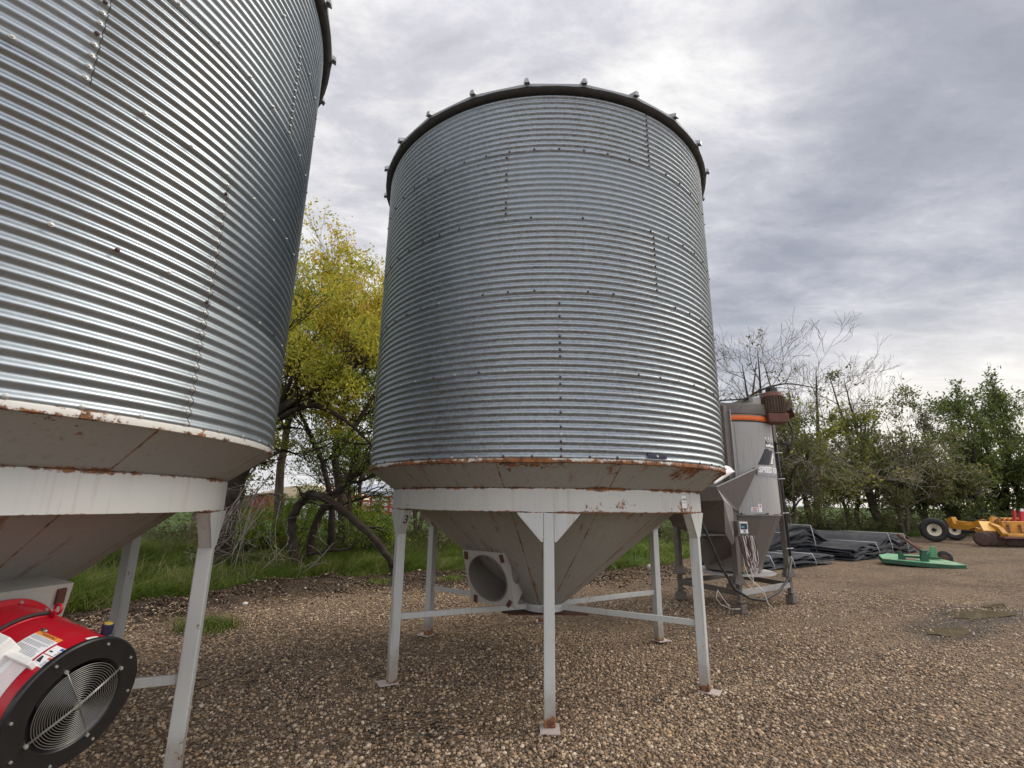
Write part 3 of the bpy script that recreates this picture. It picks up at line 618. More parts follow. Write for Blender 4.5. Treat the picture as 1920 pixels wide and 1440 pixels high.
def foliage_mat(name, stops, trans=.35, rough=.6):
    m = bpy.data.materials.new(name); m.use_nodes = True; t = NT(m.node_tree); t.n.clear()
    f = t.node('ShaderNodeAttribute', attribute_name='rnd').outputs['Fac']; oc = t.node('ShaderNodeTexCoord').outputs['Object']
    f = t.m('ADD', t.m('MULTIPLY', f, .62), t.m('MULTIPLY', t.sm(t.noise(oc, .9, 4, .6), .32, .68), .38))
    cc = t.ramp(f, stops)
    d_ = t.node('ShaderNodeBsdfPrincipled', {'Base Color': cc, 'Roughness': rough, 'Specular IOR Level': .25}); tr = t.node('ShaderNodeBsdfTranslucent', {'Color': cc})
    mx = t.node('ShaderNodeMixShader', {0: trans, 1: d_.outputs[0], 2: tr.outputs[0]}); t.l.new(mx.outputs[0], t.node('ShaderNodeOutputMaterial').inputs[0]); return m
GRASS = foliage_mat('grass', [(.05, (.045, .070, .014)), (.32, (.095, .145, .022)), (.60, (.155, .215, .034)), (.78, (.23, .265, .06)), (.90, (.36, .32, .15)), (.99, (.46, .40, .25))], .35)
r = np.random.RandomState(21)
def scatter(n, x0, x1, b0, b1, p=1.):
    X = r.uniform(x0, x1, n); bd = b0 + (b1 - b0) * r.uniform(0, 1, n) ** p; Y = np.interp(X, BX, BY) + bd * 1.25; return X, Y, fz(X, Y)
X, Y, Z = scatter(240000, -15, 3.5, -.35, 9.5, 1.3)
cl = bumps(X, Y, 2.4); k = r.uniform(0, 1, len(X)) < np.clip(.55 + cl * 3.0, .06, 1) * np.clip(.12 + (Y - np.interp(X, BX, BY) + .3) * 1.1 + cl * 2, .05, 1); X, Y, Z = X[k], Y[k], Z[k]
H = .22 + .30 * np.clip(bumps(X, Y, 1.1) + .35, 0, 1.2) + r.uniform(0, .20, len(X))
tag(blades('grass', X, Y, Z, H * np.clip((Y - np.interp(X, BX, BY)) / .8 + .35, .22, 1), .014, 3, GRASS, (.5, -.15), .42), kind='stuff')
X, Y, Z = scatter(14000, -15, 3.5, .6, 9.5, 1.); k = bumps(X, Y, 3.1) + .4 * bumps(Y, X, 1.3) > .10; X, Y, Z = X[k], Y[k], Z[k]
WEED = foliage_mat('tall_weeds', [(.1, (.05, .07, .02)), (.5, (.14, .15, .05)), (.8, (.30, .26, .13)), (.98, (.42, .36, .22))], .3)
tag(blades('weeds', X, Y, Z, r.uniform(.45, .95, len(X)), .016, 9, WEED, (.2, -.1), .22), kind='stuff')
X, Y, Z = scatter(70000, 3, 42, .1, 9, 1.2)
k = r.uniform(0, 1, len(X)) < np.clip(.7 + bumps(X, Y, 1.5) * 2, .2, 1); X, Y, Z = X[k], Y[k], Z[k]
tag(blades('grass', X, Y, Z, r.uniform(.18, .5, len(X)), .035, 4, GRASS), kind='stuff')
# single tufts growing through the gravel
for (u, v, Y_, n_, lb) in [(590, 1160, 0, 900, 'large green grass tuft in the gravel between the fan and the left bin front leg'), (820, 1120, 0, 260, 'small thin grass tuft on the soil bank behind the left leg of the middle bin'), (700, 1165, 0, 300, 'small low grass tuft on the soil bank left of the middle bin')]:
    if n_ == 900: p = np.array([-4.55, 8.0, 0])
    elif n_ == 260: p = np.array([-1.3, 12.4, 0])
    else: p = np.array([-3.0, 11.9, 0])
    sx = r.normal(0, .20 if n_ == 900 else .16, n_); sy = r.normal(0, .14, n_)
    o = blades('grass_tuft', sx, sy, np.zeros(n_), r.uniform(.08, .30 if n_ == 900 else .18, n_), .010, n_, GRASS, (.1, 0), .55)
    o.location = (p[0], p[1], float(gz(p[0], p[1]))); tag(o, lb, 'grass tuft', 'grass tufts in the gravel')

# ------------------------------------------------------------------ trees
BARK = plain('bark', (.075, .058, .045), .95, 0, .35, 5, .9, (.14, .13, .11), .5, .15)
BARK_D = plain('dark_bark', (.038, .028, .022), .95, 0, .35, 5, .9, (.09, .08, .06), .5, .15)
BARK_T = plain('brown_twig', (.13, .105, .085), .9, 0, .3, 4, .2, None, .5, .15)
BARK_G = plain('grey_twig', (.26, .225, .19), .9, 0, .3, 4, .2, None, .5, .15)
LEAF_Y = foliage_mat('yellow_leaves', [(.05, (.16, .21, .025)), (.3, (.36, .36, .04)), (.55, (.56, .46, .055)), (.8, (.70, .52, .08)), (.97, (.68, .38, .06))], .5)
LEAF_YG = foliage_mat('yellow_green_leaves', [(.1, (.09, .16, .022)), (.45, (.17, .25, .03)), (.75, (.28, .33, .045)), (.97, (.42, .38, .06))], .48)
LEAF_YY = foliage_mat('golden_green_leaves', [(.08, (.14, .19, .022)), (.4, (.32, .34, .04)), (.7, (.52, .44, .055)), (.95, (.66, .48, .07))], .5)
LEAF_G = foliage_mat('green_leaves', [(.08, (.045, .068, .020)), (.45, (.098, .135, .034)), (.75, (.165, .20, .05)), (.97, (.29, .28, .08))], .45)
LEAF_D = foliage_mat('dull_green_leaves', [(.08, (.06, .072, .026)), (.45, (.12, .135, .045)), (.75, (.20, .20, .065)), (.97, (.34, .28, .10))], .45)
LEAF_O = foliage_mat('olive_leaves', [(.08, (.07, .09, .024)), (.4, (.15, .18, .038)), (.7, (.27, .28, .05)), (.95, (.46, .38, .06))], .5)

class Tree:
    def __init__(s, seed, mn=.0045): s.mn = mn; s.r = random.Random(seed); s.mb = MB(); s.tw = MB(); s.leaf = []; s.nr = np.random.RandomState(seed)
    def limb(s, pts, r0, r1, kids=0, L=1., lvl=3, leafy=1., up=.2, start=.25, sides=8):
        """a limb along given points, with side branches grown from it"""
        P = [np.array(p, float) for p in pts]; N = len(P)
        # smooth the polyline
        Q = []
        for i in range(N - 1):
            p0, p1, p2, p3 = P[max(i - 1, 0)], P[i], P[i + 1], P[min(i + 2, N - 1)]
            for k in range(5):
                q = k / 5; Q.append(.5 * ((2 * p1) + (-p0 + p2) * q + (2 * p0 - 5 * p1 + 4 * p2 - p3) * q * q + (-p0 + 3 * p1 - 3 * p2 + p3) * q ** 3))
        Q.append(P[-1]); M = len(Q)
        rr = [(r0 + (r1 - r0) * (i / (M - 1))) * s.r.uniform(.93, 1.07) for i in range(M)]
        Q = [q + s.nr.normal(0, rr[i] * .10, 3) for i, q in enumerate(Q)]
        s.mb.tube(Q, rr, sides)
        for k in range(kids):
            i = int((start + (1 - start) * (k + s.r.random()) / kids) * (M - 1)); i = min(max(i, 1), M - 1)
            d = Q[i] - Q[i - 1]; d /= np.linalg.norm(d)
            side = np.array([s.r.gauss(0, 1), s.r.gauss(0, 1), s.r.gauss(.3, .6)]); side /= np.linalg.norm(side)
            s.grow(Q[i], d * .35 + side * .85, L * s.r.uniform(.6, 1.15), rr[i] * .5, lvl, leafy, up)
        return Q
    def grow(s, p, d, L, r, lvl, leafy=1., up=.2):
        R = s.r; MN = s.mn; d = d / (np.linalg.norm(d) + 1e-9); n = 4 if lvl > 1 else 3; pts = [p]; rs = [r]; st = L / n
        for i in range(n):
            d = d + s.nr.normal(0, .17, 3) + np.array([0, 0, up * .25]); d /= np.linalg.norm(d)
            pts.append(pts[-1] + d * st); rs.append(max(r * (1 - .55 * (i + 1) / n), MN))
        (s.mb if lvl > 1 else s.tw).tube(pts, rs, 6 if r > .05 else (4 if lvl > 1 else 3))
        if leafy > 0 and lvl <= 1:
            for q in pts[1:]:
                if R.random() < leafy * (1. if s.mn < .006 else (.08 if sin(q[0] * 1.7 + sin(q[2] * 1.1) * 2 + q[1] * .8) > -.15 else .85)): s.leaf.append(q)
        if lvl <= 0: return
        for i in range(1, n + 1):
            for _ in range(1 if i < n else 2):
                if R.random() < (.80 if i < n else .95) * (1. if s.mn < .006 else (.74 if lvl < 3 else .95)):
                    side = np.cross(d, s.nr.normal(0, 1, 3)); side /= np.linalg.norm(side) + 1e-9
                    ang = R.uniform(.45, .95) if i < n else R.uniform(.2, .6)
                    dd = (pts[i] - pts[i - 1]) / st * cos(ang) + side * sin(ang) + np.array([0, 0, up])
                    s.grow(pts[i], dd, L * R.uniform(.5, .78), rs[i] * R.uniform(.6, .8), lvl - 1, leafy, up)
    def leaves(s, per, spread, size, keep=None):
        c = np.array(s.leaf); 
        if keep is not None: c = c[keep(c)]
        n = len(c) * per; r_ = s.nr; P = np.repeat(c, per, 0) + r_.normal(0, spread, (n, 3)) * np.array([1, 1, .75])
        a = r_.normal(0, 1, (n, 3)); a[:, 2] -= .5; a /= np.linalg.norm(a, axis=1, keepdims=True)
        q = np.cross(a, r_.normal(0, 1, (n, 3))); q /= np.linalg.norm(q, axis=1, keepdims=True)
        sz = size * r_.uniform(.6, 1.35, (n, 1))
        V = np.stack([P - a * sz, P + q * sz * .42, P + a * sz, P - q * sz * .42], 1).reshape(-1, 3)
        return V, np.arange(4 * n).reshape(-1, 4), np.repeat(r_.uniform(0, 1, len(c)), per) * .55 + r_.uniform(0, .45, n)
    def make(s, label, cat, loc, bark, leafm=None, per=5, spread=.15, size=.06, group=None, name='tree', twigm=None, keep=None, rz=0):
        root = empty(name, loc, rz); tag(root, label, cat, group)
        if not twigm: s.mb.add(s.tw.v, s.tw.f)
        s.mb.build('trunk', bark, root, True)
        if s.tw.v and twigm: s.tw.build('twig_crown', twigm, root, True)
        if leafm and s.leaf:
            V, Fc, rn = s.leaves(per, spread, size, keep); me = np_mesh('crown', V, Fc, {'rnd': ('FACE', rn)}); link_mesh('crown', me, leafm, root)
        return root
def copy_thing(o, loc, rz, sc, label):
    c = o.copy(); col.objects.link(c); c.location = loc; c.rotation_euler = (0, 0, rz); c.scale = sc; c['label'] = label
    for ch in list(o.children):
        k = ch.copy(); col.objects.link(k); k.parent = c
    return c
def gp(u, v, Y):                     # on-ground version used for the feet of the trees
    p = at(u, v, Y); return np.array([p[0], p[1], float(fz(p[0], p[1]))])
def A(u, v, Y, b): return at(u, v, Y) - b

# -- left cluster, seen between the two bins
GL = 'trees at the left edge of the yard'
b0 = gp(405, 1040, 13.5); T = Tree(1)
T.limb([(0, 0, -.2), A(425, 965, 13.5, b0), A(452, 880, 13.5, b0), A(500, 800, 13.6, b0), A(560, 745, 13.8, b0), A(640, 700, 14, b0)], .34, .09, 9, 2.0, 3, .8, .12, .45)
T.limb([A(452, 880, 13.5, b0), A(440, 800, 13.2, b0), A(470, 750, 13.2, b0), A(515, 710, 13.5, b0)], .19, .06, 8, 1.9, 3, 1., .2)
T.limb([A(500, 800, 13.6, b0), A(580, 760, 13.4, b0), A(650, 790, 13.3, b0), A(700, 840, 13.3, b0)], .10, .03, 7, 1.2, 3, .35, .0)
T.make('thick dark leaning tree with yellow-green leaves just right of the left bin', 'tree', b0, BARK_D, LEAF_YY, 7, .13, .055, GL, keep=lambda c: (c[:, 2] > 3.2) & (np.sin(c[:, 0] * 2.3 + c[:, 2] * 1.7) > -.75))
b0 = gp(650, 1035, 16.5); T = Tree(12)
T.limb([(0, 0, -.2), A(640, 940, 16.5, b0), A(630, 840, 16.4, b0), A(650, 740, 16.4, b0), A(655, 680, 16.5, b0), A(660, 635, 16.5, b0)], .17, .035, 15, 2.1, 3, 1., .25, .42)
T.limb([A(632, 850, 16.4, b0), A(690, 760, 16.2, b0), A(712, 710, 16.2, b0), A(705, 650, 16.3, b0)], .10, .03, 9, 1.8, 3, 1., .25, .3)
T.limb([A(640, 760, 16.4, b0), A(600, 720, 16.2, b0), A(590, 670, 16.2, b0)], .09, .03, 8, 1.7, 3, 1., .2, .2)
T.make('tall tree with bright yellow autumn leaves in the gap between the bins', 'tree', b0, BARK, LEAF_Y, 6, .15, .070, GL, keep=lambda c: (c[:, 2] > 3.6) & (np.sin(c[:, 0] * 2.1 + np.sin(c[:, 2] * 1.9) * 2) > -.7))
b0 = gp(520, 1020, 19); T = Tree(23)
T.limb([(0, 0, -.2), A(525, 900, 19, b0), A(545, 760, 19, b0), A(560, 700, 19, b0), A(570, 640, 19, b0)], .2, .05, 14, 2.4, 3, 1., .2, .4)
T.make('green leafy tree behind the yellow one, beside the left bin wall', 'tree', b0, BARK, LEAF_YG, 5, .17, .065, GL, keep=lambda c: c[:, 2] > 3.6)
b0 = gp(618, 1040, 15.2); T = Tree(34)
T.limb([(0, 0, -.15), A(622, 960, 15.2, b0), A(608, 880, 15.2, b0), A(585, 820, 15.3, b0), A(560, 770, 15.4, b0)], .115, .05, 7, 1.2, 2, .25, .15, .5)
T.make('slim dark trunk curving left, bare low down, in the gap between bins', 'tree', b0, BARK_D, LEAF_YG, 5, .12, .055, GL, keep=lambda c: (c[:, 2] > 2.6) | (np.sin(c[:, 0] * 5 + c[:, 2] * 4) > .8))
b0 = gp(575, 1050, 14.4); T = Tree(45)
T.limb([(0, 0, -.15), A(590, 990, 14.4, b0), A(620, 935, 14.4, b0), A(665, 890, 14.4, b0), A(712, 845, 14.3, b0), A(760, 800, 14.3, b0)], .13, .06, 8, 1.3, 3, .3, .1, .35)
T.make('dark tree trunk slanting up to the right behind the middle bin', 'tree', b0, BARK_D, LEAF_YG, 5, .12, .055, GL, keep=lambda c: (c[:, 2] > 2.6) | (np.sin(c[:, 0] * 5 + c[:, 2] * 4) > .8))
b0 = gp(645, 1040, 17); T = Tree(56)
for du in (-10, 14, 34): T.limb([(du * .012, 0, -.15), A(645 + du * .8, 960, 17, b0), A(640 + du * 1.2, 880, 17, b0), A(648 + du * 2, 800, 17, b0)], .085, .035, 8, 1.3, 3, .15, .25, .3)
T.make('clump of thin upright bare stems behind the broken trunk', 'tree', b0, BARK, LEAF_YG, 4, .12, .055, GL, keep=lambda c: (c[:, 2] > 2.6) | (np.sin(c[:, 0] * 5 + c[:, 2] * 4) > .8))
b0 = gp(560, 1062, 13.4); T = Tree(67)
T.limb([(0, 0, -.15), A(549, 1000, 13.4, b0), A(548, 970, 13.4, b0), A(568, 938, 13.4, b0), A(583, 927, 13.4, b0), A(612, 936, 13.3, b0), A(640, 955, 13.2, b0), A(675, 985, 13.0, b0), A(705, 1015, 12.8, b0), A(742, 1062, 12.6, b0)], .135, .085, 7, .8, 2, 0, -.1, .3)
T.limb([A(575, 1040, 13.3, b0), A(620, 1032, 13.2, b0), A(655, 1028, 13.0, b0), A(668, 1008, 13.0, b0)], .04, .02, 5, .5, 1, 0, 0, .2)
T.make('broken trunk bent into an arch, its top resting in the grass', 'dead tree', b0, BARK_D, None, group=GL)
# hanging dead brush in front of the trunk
b0 = gp(440, 1060, 12.4); T = Tree(78)
for i in range(13):
    R = T.r; u0, v0 = 470 + R.uniform(-55, 60), 915 + R.uniform(-35, 50); L_ = R.uniform(70, 190); sl = R.uniform(.1, 1.0)
    T.limb([A(u0, v0, 12.9 + R.uniform(-.3, .4), b0), A(u0 - L_ * sl * .3, v0 + L_ * .3, 12.7, b0), A(u0 - L_ * sl * .55 + R.uniform(-12, 12), v0 + L_ * .65, 12.5, b0), A(u0 - L_ * sl + R.uniform(-15, 15), v0 + L_, 12.3 + R.uniform(-.3, .3), b0)], R.uniform(.008, .024), .004, R.randint(4, 8), R.uniform(.35, .75), 1, 0, -.12, .1, 5)
T.make('grey dead branches hanging into the grass beside the left bin leg', 'dead branch', b0, BARK_G, None, group=None, name='dead_branches')
for i, (u, v, Y_, lb) in enumerate([(590, 1075, 12.6, 'pale dead branch lying in the grass under the arched trunk'), (500, 1085, 12.0, 'thin pale dead branch poking out of the grass right of the left bin leg')]):
    b0 = gp(u, v, Y_); T = Tree(90 + i)
    T.limb([(-.5, -.3, .02), (-.15, -.05, .25), (.1, .1, .55), (.35, .1, .85)], .022, .008, 6, .5, 1, 0, 0, .1, 5)
    T.make(lb, 'dead branch', b0, BARK_G, None, name='dead_branch')
# shrubs
def shrub(seed, h, w, n, leafm, per, size, leafy=1., bark=BARK, lvl=2):
    T = Tree(seed)
    for i in range(n):
        a = 2 * PI * i / n + T.r.random(); rr = T.r.uniform(0, w * .25)
        T.grow(np.array([rr * cos(a), rr * sin(a), -.05]), np.array([cos(a) * w / h * .8, sin(a) * w / h * .8, 1.]), h * T.r.uniform(.4, .7), .02 + .01 * h, lvl, leafy, .12)
    return T
sh = shrub(101, 1.4, 1.0, 9, LEAF_YG, 6, .05)
p = gp(520, 1020, 15.5); sh1 = sh.make('pale green leafy bush in front of the beige building', 'bush', p, BARK, LEAF_YG, 6, .09, .045, 'bushes along the grass bank', 'bush')
for i, (u, v, Y_, s_, rz, lb) in enumerate([(700, 1030, 16, 1.1, 1., 'green bush under the red truck bed, left of the leg marked 3'), (455, 1040, 15, 1.0, 2., 'green bush at the foot of the thick leaning tree'), (660, 1035, 20, 1.5, 3., 'green bush behind the arched trunk'), (560, 1000, 24, 1.5, 4., 'green bush far behind the arched trunk, near the beige building')]):
    copy_thing(sh1, gp(u, v, Y_), rz, (s_, s_, s_), lb)

# -- far row of trees along the right side; five built kinds, the rest copied
GR = 'trees along the far right edge of the yard'
def far_tree(seed, h, r0, kids, L, leafy, spreadx, bare_top, split=.28):
    T = Tree(seed, .010); R = T.r
    for k in range(2):
        x = R.uniform(-1, 1) * spreadx; y = R.uniform(-.6, .6) * spreadx
        T.limb([(R.uniform(-.2, .2), R.uniform(-.2, .2), -.2), (x * .22, y * .2, h * split * .6), (x * .6, y * .5, h * .45), (x * .85, y * .8, h * .68), (x * 1.05, y, h * R.uniform(.78, .9))], r0 * R.uniform(.6, 1), .014, kids, L, 3, leafy, .16, .2, 7)
    for k in range(3):
        a = R.uniform(0, 2 * PI); z = h * R.uniform(.15, .4)
        T.limb([(0, 0, z), (cos(a) * 1.2, sin(a) * 1.2, z + .7), (cos(a) * 2.6, sin(a) * 2.4, z + 1.1), (cos(a) * 3.8, sin(a) * 3.2, z + 1.1)], r0 * .35, .02, 5, L * .75, 3, leafy, .05, .3, 6)
    return T
kinds = []
def arches(T, h, n):
    for k in range(n):
        a = T.r.uniform(0, 2 * PI); z = h * T.r.uniform(.3, .6); c, s_ = cos(a), sin(a)
        T.limb([(0, 0, z), (c * 1.8, s_ * 1.8, z + 1.3), (c * 4.0, s_ * 3.6, z + 1.7), (c * 6.2, s_ * 5.4, z + 1.0)], .10, .018, 7, 1.5, 2, .15, .05, .3, 6)
T = far_tree(201, 12.0, .28, 6, 2.3, 1., 2.6, True)
arches(T, 12, 3)
kinds.append(T.make('x', 'tree', (18.8, 37, 0), BARK, LEAF_O, 6, .22, .125, GR, twigm=BARK_T, keep=lambda c: c[:, 2] < 7.6 + np.sin(c[:, 0] * 1.3) * 1.2))
T = far_tree(202, 11.0, .34, 6, 2.5, 1., 3.4, False)
kinds.append(T.make('x', 'tree', (35, 41, 0), BARK_D, LEAF_G, 6, .22, .13, GR))
T = far_tree(203, 12.5, .26, 7, 2.3, 1., 2.2, True)
kinds.append(T.make('x', 'tree', (27.5, 39, 0), BARK, LEAF_D, 5, .22, .12, GR, twigm=BARK_G, keep=lambda c: (c[:, 2] < 6.5) | (np.sin(c[:, 0] * 2 + c[:, 2]) > .93)))
T = far_tree(204, 8.8, .22, 6, 2.2, 1., 3.0, False)
arches(T, 9, 4)
kinds.append(T.make('x', 'tree', (31, 36.5, 0), BARK_T, LEAF_D, 5, .22, .12, GR, twigm=BARK_G))
T = far_tree(205, 9.5, .24, 6, 2.2, 1., 2.8, False)
kinds.append(T.make('x', 'tree', (24, 35, 0), BARK_D, LEAF_G, 6, .22, .13, GR))
rowspec = [  # kind, pixel column, distance, scale, label
 (0, 1375, 33, 1.12, 'tall tree with bare top rising over the grey mixer, left end of the far row'),
 (2, 1445, 35, 1.15, 'bare-topped tree right behind the motor of the grey mixer'),
 (0, 1530, 35, 1.10, 'tree with a few green leaves at its bare tip, right of the motor'),
 (3, 1490, 31, .86, 'low bushy olive tree just right of the grey mixer'),
 (2, 1650, 36, 1.05, 'pale bare-crowned tree above the middle of the far row'),
 (0, 1600, 39, .86, 'olive tree with a yellow patch left of the pale bare crown'),
 (3, 1700, 35, .98, 'dull brushy tree above the green mower'),
 (2, 1740, 40, .80, 'thin grey-branched tree behind the green mower'),
 (1, 1790, 40, .98, 'rounded dark green tree over the big tyre of the yellow scraper'),
 (4, 1840, 37, 1.02, 'dark green tree with open forked limbs over the yellow scraper'),
 (1, 1885, 42, 1.06, 'tallest dark green tree at the right edge of the far row'),
 (4, 1930, 39, 1.05, 'dark tree cut by the right edge of the photo'),
 (0, 1290, 32, 1.0, 'leafy tree seen low through the legs behind the middle bin right side'),
 (4, 1235, 26, .7, 'dark tree seen through the gap beside the right rear leg'),
 (3, 1080, 28, .8, 'brushy tree hidden behind the middle bin wall'),
 (1, 905, 24, .75, 'green tree hidden behind the middle bin left half'),
 (3, 780, 23, .8, 'brushy tree at the left side of the middle bin, behind its legs'),
 (3, 360, 22, .9, 'brushy tree seen under the hopper of the left bin'),
 (4, 400, 25, .75, 'dark tree far behind the two right legs of the left bin'),
 (4, 2010, 42, 1.1, 'dark tree outside the right edge beyond the scraper')]
used = set()
for i, (k, u, Y_, s_, lb) in enumerate(rowspec):
    p = at(u, 990, Y_); loc = (p[0], p[1], float(fz(p[0], p[1])) - .05); rz = i * 1.7
    if k not in used:
        used.add(k); o = kinds[k]; o.location = loc; o.rotation_euler = (0, 0, rz); o.scale = (s_, s_, s_); o['label'] = lb
    else: copy_thing(kinds[k], loc, rz, (s_, s_, s_ * (1 + .04 * (i % 3))), lb)
T = shrub(301, 2.0, 2.4, 10, LEAF_D, 5, .1, .4, BARK_T)
GB = 'brush under the far trees'
br = T.make('tangled brush under the left end of the far row, beside the mixer', 'bush', (0, 0, 0), BARK_T, LEAF_D, 3, .16, .09, GB, 'bush')
bl = [(1480, 32), (1530, 33), (1580, 32.5), (1625, 34), (1675, 34.5), (1720, 35), (1790, 37), (1850, 37.5), (1905, 39), (1255, 24), (1130, 22), (860, 20), (800, 18.5), (715, 22), (345, 17), (395, 18.5), (1500, 42), (1560, 43), (1615, 42), (1670, 44), (1730, 43), (1780, 45), (1840, 46), (1900, 48)]
where = ['beside the mixer leg', 'above the left belting stack', 'behind the peak of the left belting stack', 'behind the gap between both belting stacks', 'above the right belting stack', 'left of the mower hitch', 'behind the big tyre', 'behind the yellow frame', 'at the right edge behind the red machine', 'seen between the rear legs, right side', 'under the middle bin, right of its front leg', 'under the middle bin, left of its air duct', 'left of the rear left leg', 'below the red slatted trailer', 'seen under the left bin hopper, left of its rear leg', 'between the two right legs of the left bin'] + ['in the back row, ' + q for q in ('over the left end of the belting', 'over the peak of the belting', 'over the gap in the belting', 'over the flat belting', 'over the mower tongue', 'left of the scraper tyre', 'over the scraper yoke', 'over the red posts')]
for i, (u, Y_) in enumerate(bl):
    p = at(u, 990, Y_ + (1.8 if Y_ > 30 else 0)); loc = (p[0], p[1], float(fz(p[0], p[1])) - .05); s_ = (.70, .95, .8, 1.05)[i % 4] * (.7 if Y_ < 26 else 1)
    if i == 0: br.location = loc
    else: copy_thing(br, loc, i * 2.1, (s_ * 1.15, s_ * 1.15, s_), 'tangled brush ' + where[i])
br['label'] = 'tangled brush ' + where[0]

# ------------------------------------------------------------------ aeration fan on the left bin's duct
Nf = np.array([.95, -.24, -.2]); Nf /= np.linalg.norm(Nf)
Cf = np.array([-2.1201, 2.70, .9152]); E1 = np.cross(Nf, (0, 0, 1)); E1 /= np.linalg.norm(E1); E2 = np.cross(E1, Nf)
fan = empty('aeration_fan', tuple(Cf)); tag(fan, 'red axial fan with black round intake plate bolted to the left bin duct', 'fan')
AX = ((0, 0, 0), tuple(-Nf), tuple(E1), tuple(E2))           # z runs from the face back to the bin
def fp(s, a, r): a = RAD(a); return -Nf * s + (E1 * cos(a) + E2 * sin(a)) * r
body = MB().lathe([(.283, .012), (.285, .02), (.285, .425), (.289, .43), (.289, .445), (.285, .45), (.285, .64), (.287, .655), (.312, .662), (.312, .676), (.2, .678)], 72, AX).build('barrel', Mt['red'], fan, 'auto')
MB().lathe([(.279, .02), (.279, .60)], 48, AX).build('barrel_lining', Mt['dark'], body, True)
MB().lathe([(.278, .03), (.296, .026), (.300, .014), (.300, .002), (.294, -.006), (.286, -.004), (.205, -.010), (.188, .004), (.184, .03), (.186, .05)], 72, AX).build('intake_plate', Mt['black'], fan, 'auto')
gr = MB()
for i in range(17):
    rr = .022 + i * .0101; gr.tube([fp(-.014 - .010 * (1 - rr / .19), q * 360 / 56, rr) for q in range(56)], .0019, 5, True)
gr.build('guard_rings', Mt['wire'], fan, True)
MB().frustum(fp(-.026, 0, 0), fp(-.020, 0, 0), .020, .020, 20).build('guard_hub', Mt['wire'], fan)
for a in (147, 59):
    for o_ in (-.0035, .0035):
        off = (E1 * cos(RAD(a + 90)) + E2 * sin(RAD(a + 90))) * o_
        if a == 59 and o_ < 0: continue
        MB().tube([fp(-.012, a, .208) + off, fp(-.025, a, .04) + off, fp(-.025, a + 180, .04) - off * 0 + off, fp(-.012, a + 180, .208) + off], .0024, 6).build('guard_rod', Mt['wire'], fan, True)
    for a_ in (a, a + 180):
        MB().frustum(fp(-.008, a_, .209), fp(-.022, a_, .209), .0085, .0085, 6).build('guard_bolt', Mt['bolt'], fan)
for a in (145, 186, 235, 104, 54, 3, -38, 275):
    MB().frustum(fp(0, a, .268), fp(-.012, a, .268), .0075, .006, 6).build('plate_bolt', Mt['bolt'], fan)
BLD = plain('fan_blade_metal', (.06, .06, .062), .5, .3, .1)
hub = MB().frustum(fp(.16, 0, 0), fp(.32, 0, 0), .075, .085, 24).build('fan_hub', BLD, fan, bevel=.01)
for i in range(7):
    a = i * 360 / 7; MB().add([fp(.18, a - 8, .075), fp(.26, a + 10, .075), fp(.27, a + 22, .262), fp(.20, a + 2, .262), fp(.183, a - 8, .075), fp(.263, a + 10, .075), fp(.273, a + 22, .262), fp(.203, a + 2, .262)],
        [(0, 1, 2, 3), (7, 6, 5, 4), (0, 4, 5, 1), (1, 5, 6, 2), (2, 6, 7, 3), (3, 7, 4, 0)]).build('fan_blade', BLD, hub)
def bpatch(name, s0, s1, a0, a1, mat, r=.2862, parent=body, taper=0, th=0):
    mb = MB(); n = 10; vs = []
    for i in range(n + 1):
        a = a0 + (a1 - a0) * i / n
        for s_ in (s0 + taper * i / n, s1): vs.append(fp(s_, a, r))
    fs = [(2 * i, 2 * i + 1, 2 * i + 3, 2 * i + 2) for i in range(n)]
    return mb.add(vs, fs).build(name, mat, parent)
w = bpatch('warning_label', .118, .283, 49, 75.5, Mt['white'])
bpatch('label_header', .118, .283, 71, 75.5, Mt['orange'], .2868, w)
def wrap_text(txt, s, a, size, mat, parent, name='label_print', r=.2874, bold=.0004):
    V, Fc = text_verts(txt, size, 0, bold)
    return MB().add([fp(s - v[0], a + math.degrees(v[1] / r), r) for v in V], Fc).build(name, mat, parent)
wrap_text('WARNING', .20, 73.2, .019, Mt['ink'], w)
rg = random.Random(4)
for i in range(17):
    a = 69.6 - i * 1.14
    if i in (4, 9): continue
    bpatch('label_print', .126 + rg.random() * .035, .276, a, a + .42, Mt['greyink'], .2868, w)
w2 = bpatch('notice_label', .004, .105, 58.4, 68.5, Mt['white']); bpatch('label_header', .010, .058, 65.2, 67.8, Mt['blue'], .2868, w2)
for i in range(5): bpatch('label_print', .012, .055 - .004 * (i % 3), 63.6 - i, 64.0 - i, Mt['greyink'], .2868, w2)
bpatch('label_print', .075, .095, 61.0, 62.4, Mt['ink'], .2868, w2); 
w3 = bpatch('hazard_label', .008, .105, 47.2, 57.6, Mt['white']); bpatch('label_header', .014, .055, 54.6, 57.0, Mt['redprint'], .2868, w3)
bpatch('pictogram', .068, .098, 50.5, 56.0, Mt['ink'], .2868, w3, taper=.018)
for i in range(5): bpatch('label_print', .014, .056, 52.6 - i, 53.0 - i, Mt['greyink'], .2868, w3)
bpatch('arrow_label', .006, .064, 88, 100, Mt['white'], taper=.03); bpatch('arrow_print', .014, .032, 91.5, 94, Mt['ink'], .2868)
bpatch('paper_notice', .10, .20, 12, 43, Mt['pink'], .2880, taper=-.0); bpatch('paper_notice', .19, .34, 24, 43.5, Mt['white'], .2890)
bpatch('small_sticker', .255, .285, 6, 15, Mt['white'], .2868)
